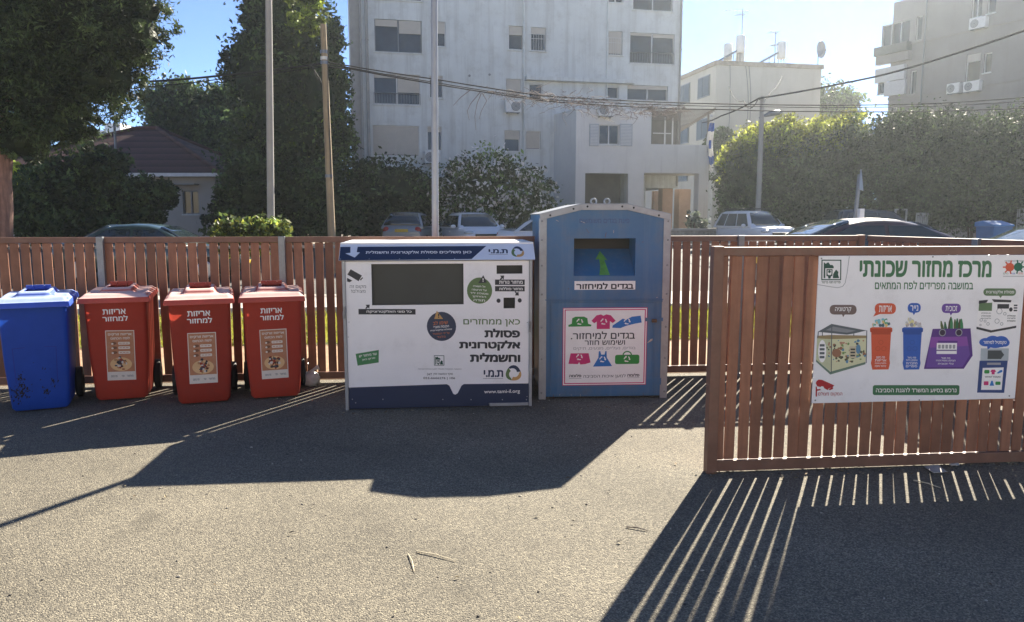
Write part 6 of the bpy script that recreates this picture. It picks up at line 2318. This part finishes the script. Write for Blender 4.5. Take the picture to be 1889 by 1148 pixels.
def car(label, cat, u, v, Y, yaw, paint, S, group='parked cars', **opt):
    """S: L length, W width, H height, belt, hood (x of windscreen base), wtop, rtop, rear (x of rear window base), nose z, tail z"""
    p = P(u, v, Y)
    t = thing('parked_car', label, cat, (p.x, Y, opt.get('z', 0.0)), R(yaw), group)
    L, Wd, H, zb = S['L'], S['W'], S['H'], S['belt']
    x0, x1 = -L / 2, L / 2
    top = [(x0, S['tail'] - 0.18), (x0 + 0.10, S['tail']), (S['rear'], zb - 0.02), (S['rear'] + 0.3, zb), (S['hood'] - 0.25, zb - 0.01), (S['hood'], zb - 0.03), ((S['hood'] + x1) / 2 + 0.15, (zb + S['nose']) / 2 + 0.03), (x1 - 0.22, S['nose'] + 0.02), (x1 - 0.04, S['nose'] - 0.14), (x1, S['nose'] - 0.3)]
    if S['rear'] - x0 < 0.35:
        top[2] = (S['rear'] + 0.02, zb - 0.02)
    def hw(x):
        f = abs(x) / (L / 2)
        return Wd / 2 * (1 - 0.16 * max(0, (f - 0.62) / 0.38) ** 2)
    rings = []
    for x, z in top:
        w = hw(x)
        zl = 0.24 + 0.12 * max(0, (abs(x) / (L / 2) - 0.8) / 0.2)
        half = [(0, zl), (w * 0.86, zl), (w * 0.98, zl + 0.12), (w, (zl + z) / 2), (w * 0.975, z - 0.10), (w * 0.93, z - 0.02), (w * 0.80, z + 0.012), (0, z + 0.03)]
        rings.append([Vector((x, y, zz)) for y, zz in half] + [Vector((x, -y, zz)) for y, zz in half[-2:0:-1]])
    b = MB()
    b.loft(rings, paint)
    # greenhouse
    wb = Wd / 2 * 0.93
    rb_, rt_, wt_, wh_ = S['rear'], S['rtop'], S['wtop'], S['hood']
    prof = [(rb_, zb - 0.04), (rb_ + (rt_ - rb_) * 0.45, zb + (H - zb) * 0.55), (rt_ - 0.04, H - 0.06), (rt_ + 0.2, H - 0.012), ((rt_ + wt_) / 2, H), (wt_ - 0.25, H - 0.02), (wt_, H - 0.075), (wt_ + (wh_ - wt_) * 0.5, zb + (H - zb) * 0.50), (wh_, zb - 0.05)]
    def sec(x, z):
        f = max(0.02, (z - zb) / (H - zb))
        wt = wb - 0.24 * f
        zz = max(z, zb + 0.0)
        return [(wb + 0.005, zb - 0.06), (wb, zb), (wb - 0.24 * f * 0.86, zb + (zz - zb) * 0.86), (wt - 0.05, zz - 0.012 * f), (wt * 0.55, zz + 0.012 * f), (0, zz + 0.018 * f)]
    rings = []
    for x, z in prof:
        h = sec(x, z)
        rings.append([Vector((x, y, zz)) for y, zz in h] + [Vector((x, -y, zz)) for y, zz in h[-2::-1]])
    b.loft(rings, paint)
    b.build('body', t)
    # glass panels 6 mm proud of the greenhouse
    def front_panel(xa, za, xb, zb2, name, inset=0.07):
        m_ = MB()
        vs = []
        n = Vector((zb2 - za, 0, -(xb - xa))).normalized()
        if n.z < 0:
            n = -n
        for f in (0.06, 0.36, 0.66, 0.96):
            x, z = xa + (xb - xa) * f, za + (zb2 - za) * f
            ff = max(0.0, (z - zb) / (H - zb))
            w = wb - 0.24 * ff - inset
            bulge = 0.018 * math.sin(math.pi * f)
            for y in (-1, -0.6, 0, 0.6, 1):
                q = Vector((x, y * w, z)) + n * (0.012 + bulge + 0.035 * (1 - y * y) * 0.5)
                vs.append(q)
        fs = [(i * 5 + j, i * 5 + j + 1, (i + 1) * 5 + j + 1, (i + 1) * 5 + j) for i in range(3) for j in range(4)]
        m_.add(vs, fs, M_CGL, True)
        o = m_.build(name, t)
        sd_ = o.modifiers.new('solid', 'SOLIDIFY')
        sd_.thickness = 0.05
        sd_.offset = -1
    front_panel(wh_ - 0.03, zb + 0.0, wt_ + 0.02, H - 0.06, 'windscreen')
    front_panel(rb_ + 0.03, zb + 0.02, rt_ - 0.02, H - 0.07, 'rear_window')
    def yside(z):
        return wb - 0.24 * max(0, (z - zb) / (H - zb))
    zt2 = H - 0.12
    def xr(z):
        return rb_ + (rt_ - rb_) * (z - zb) / (H - zb) + 0.13
    def xw(z):
        return wh_ + (wt_ - wh_) * (z - zb) / (H - zb) - 0.14
    cuts = S.get('cuts', [0.0, 0.5, 1.0])
    for s in (-1, 1):
        for c0, c1 in zip(cuts[:-1], cuts[1:]):
            zl = zb + 0.025
            q = []
            for z, f in ((zl, c0), (zl, c1), (zt2, c1), (zt2, c0)):
                x = xr(z) + (xw(z) - xr(z)) * f + (0.035 if f == c0 else -0.035) * (1 if 0 < f < 1 or True else 0)
                q.append((x, z))
            m_ = MB()
            o_ = [Vector((x, s * (yside(z) + 0.012), z)) for x, z in q]
            i_ = [Vector((x, s * (yside(z) - 0.03), z)) for x, z in q]
            m_.add(o_ + i_, [(0, 1, 2, 3) if s < 0 else (3, 2, 1, 0), (7, 6, 5, 4) if s < 0 else (4, 5, 6, 7)] + [(k_, (k_ + 1) % 4, 4 + (k_ + 1) % 4, 4 + k_) for k_ in range(4)], M_CGL)
            m_.build('side_window', t)
    for s in (-1, 1):
        m_ = MB()
        m_.sphere((wh_ - 0.32, s * (Wd / 2 + 0.06), zb + 0.05), (0.06, 0.10, 0.07), paint if opt.get('mir', True) else M_TRIM, 10, 8)
        m_.build('mirror', t)
        m_ = MB()
        m_.sphere((x1 - 0.24, s * hw(x1 - 0.2) * 0.76, S['nose'] - 0.09), (0.22, 0.20, 0.085), M_HEAD, 12, 8)
        m_.build('headlight', t)
        m_ = MB()
        m_.sphere((x0 + 0.10, s * hw(x0 + 0.1) * 0.80, S['tail'] - 0.14), (0.085, 0.14, S.get('tl', 0.10)), M_TAIL, 12, 8)
        m_.build('tail_light', t)
        m_ = MB()
        for xx in S.get('doors', (0.05,)):
            pass
        m_.box((-0.2, s * (Wd / 2 * 0.99), zb - 0.14), (0.16, 0.03, 0.03), paint)
        m_.build('door_handle', t)
        for xx in (x0 + 0.78, x1 - 0.80):
            m_ = MB()
            y0_, y1_ = s * (Wd / 2 - 0.19), s * (Wd / 2 + 0.005)
            m_.tube([(xx, y0_, 0.31), (xx, y1_ - s * 0.02, 0.31), (xx, y1_, 0.31)], [0.31, 0.31, 0.28], M_TYRE, 20)
            wl_ = m_.build('wheel', t)
            m_ = MB()
            m_.tube([(xx, y1_ + s * 0.001, 0.31), (xx, y1_ + s * 0.012, 0.31)], [0.2, 0.17], M_RIM, 16)
            m_.build('rim', wl_)
    m_ = MB()
    m_.box((x1 - 0.035, 0, S['nose'] - 0.17), (0.10, Wd * 0.5, 0.09), M_TRIM)
    m_.build('grille', t, bevel=0.01)
    for xx, sg in ((x1 + 0.0, 1), (x0 - 0.0, -1)):
        m_ = MB()
        m_.box((xx + sg * 0.015, 0, (S['nose'] - 0.38) if sg > 0 else S.get('plz', S['tail'] - 0.22)), (0.03, 0.5, 0.11), M_PLATE)
        m_.build('number_plate', t)
    m_ = MB()
    for xx, sg in ((x1 - 0.05, 1), (x0 + 0.05, -1)):
        m_.box((xx + sg * 0.02, 0, 0.36), (0.12, Wd * 0.80, 0.14), M_TRIM)
    m_.build('bumper', t, bevel=0.03)
    if opt.get('rack'):
        m_ = MB()
        for xx in (rt_ + 0.35, wt_ - 0.5):
            m_.tube([(xx, -0.55, H + 0.08), (xx, 0.55, H + 0.08)], 0.022, M_TRIM, 6)
        for s in (-1, 1):
            m_.tube([(rt_ + 0.2, s * 0.5, H + 0.02), (rt_ + 0.3, s * 0.5, H + 0.075), (wt_ - 0.45, s * 0.5, H + 0.075), (wt_ - 0.35, s * 0.5, H + 0.02)], 0.02, M_TRIM, 6)
        m_.build('roof_rack', t)
    return t


def paintm(name, col):
    return mat('paint_' + name, col, 0.32, var=0.03, scale=2, coat=0.9, spec=0.5, dirt=((col[0] * 0.7 + 0.06, col[1] * 0.7 + 0.055, col[2] * 0.7 + 0.045), 3, 0.5, 0.85, 0.35))


HATCH = dict(L=4.1, W=1.72, H=1.49, belt=0.93, hood=1.05, wtop=0.35, rtop=-1.35, rear=-1.92, nose=0.86, tail=0.92, tl=0.14)
SEDAN = dict(L=4.5, W=1.76, H=1.46, belt=0.93, hood=1.02, wtop=0.30, rtop=-0.85, rear=-1.55, nose=0.82, tail=0.98)
LOWS = dict(L=4.6, W=1.80, H=1.45, belt=0.97, hood=1.35, wtop=0.35, rtop=-0.75, rear=-1.75, nose=0.80, tail=1.02)
SUV = dict(L=3.9, W=1.68, H=1.70, belt=1.06, hood=0.85, wtop=0.30, rtop=-1.65, rear=-1.90, nose=0.98, tail=1.0, cuts=[0, .28, .64, 1.0])
car('grey silver hatchback seen from behind, between the dark bush and the lamp post', 'car', 759, 430, 31, 87, paintm('silver', (0.30, 0.32, 0.34)), dict(HATCH, tl=0.17, plz=0.80), z=0.27)
car('white hatchback facing the camera below the oleander bush', 'car', 872, 430, 28.5, -72, paintm('white', (0.66, 0.68, 0.71)), dict(HATCH, L=4.0), z=0.26)
car('white car almost hidden behind the left edge of the blue container', 'car', 1050, 430, 24, -28, paintm('white', (0.66, 0.68, 0.71)), SEDAN, z=0.2)
car('dark green sedan seen from the side over the fence, above the red bins', 'car', 288, 430, 18.5, 2, paintm('dark_green', (0.035, 0.065, 0.06)), dict(SEDAN, H=1.36, belt=0.88), z=0.06)
car('white boxy off-road car with roof rack, parked in the sun by the lamp pole', 'car', 1393, 430, 28.5, -74, paintm('white', (0.66, 0.68, 0.71)), dict(SUV, L=3.6), rack=True, z=0.25).scale = (0.92, 0.92, 0.92)
car('dark maroon sedan just behind the fence with strong sun glint on its roof', 'car', 1622, 430, 14.2, 0, paintm('maroon', (0.055, 0.022, 0.024)), dict(LOWS, H=1.56, belt=1.05))
car('dark maroon car half hidden behind the front of the maroon sedan', 'car', 1520, 430, 18.5, 165, paintm('dark_maroon', (0.06, 0.03, 0.03)), dict(HATCH, H=1.42), z=0.06)
car('white car cut off by the right edge of the picture', 'car', 1985, 430, 12.5, 176, paintm('white', (0.66, 0.68, 0.71)), dict(LOWS, H=1.56, belt=1.02))
car('dark blue car far back at the foot of the hedge behind the leaning sign', 'car', 1615, 430, 29.5, 8, paintm('dark_blue', (0.03, 0.04, 0.06)), dict(SUV, H=1.6), z=0.27)

# ------------------------------------------------------------------ haze: one closed box of pale air added to imitate veiling lens glare
GLARE_HAZE = 0.0008
if GLARE_HAZE:
    b = MB()
    b.bb(-160, 160, -30, 190, -1.0, 20.0, M_PAPER)
    me = b.build('glare_haze')
    hm = bpy.data.materials.new('glare_haze_air')
    hm.use_nodes = True
    hn = hm.node_tree
    hn.nodes.remove(hn.nodes['Principled BSDF'])
    pv = hn.nodes.new('ShaderNodeVolumePrincipled')
    pv.inputs['Color'].default_value = (0.86, 0.95, 1.0, 1)
    pv.inputs['Density'].default_value = GLARE_HAZE
    pv.inputs['Anisotropy'].default_value = 0.72
    hn.links.new(pv.outputs[0], hn.nodes['Material Output'].inputs['Volume'])
    me.data.materials.clear()
    me.data.materials.append(hm)
    struct(me, 'stuff')
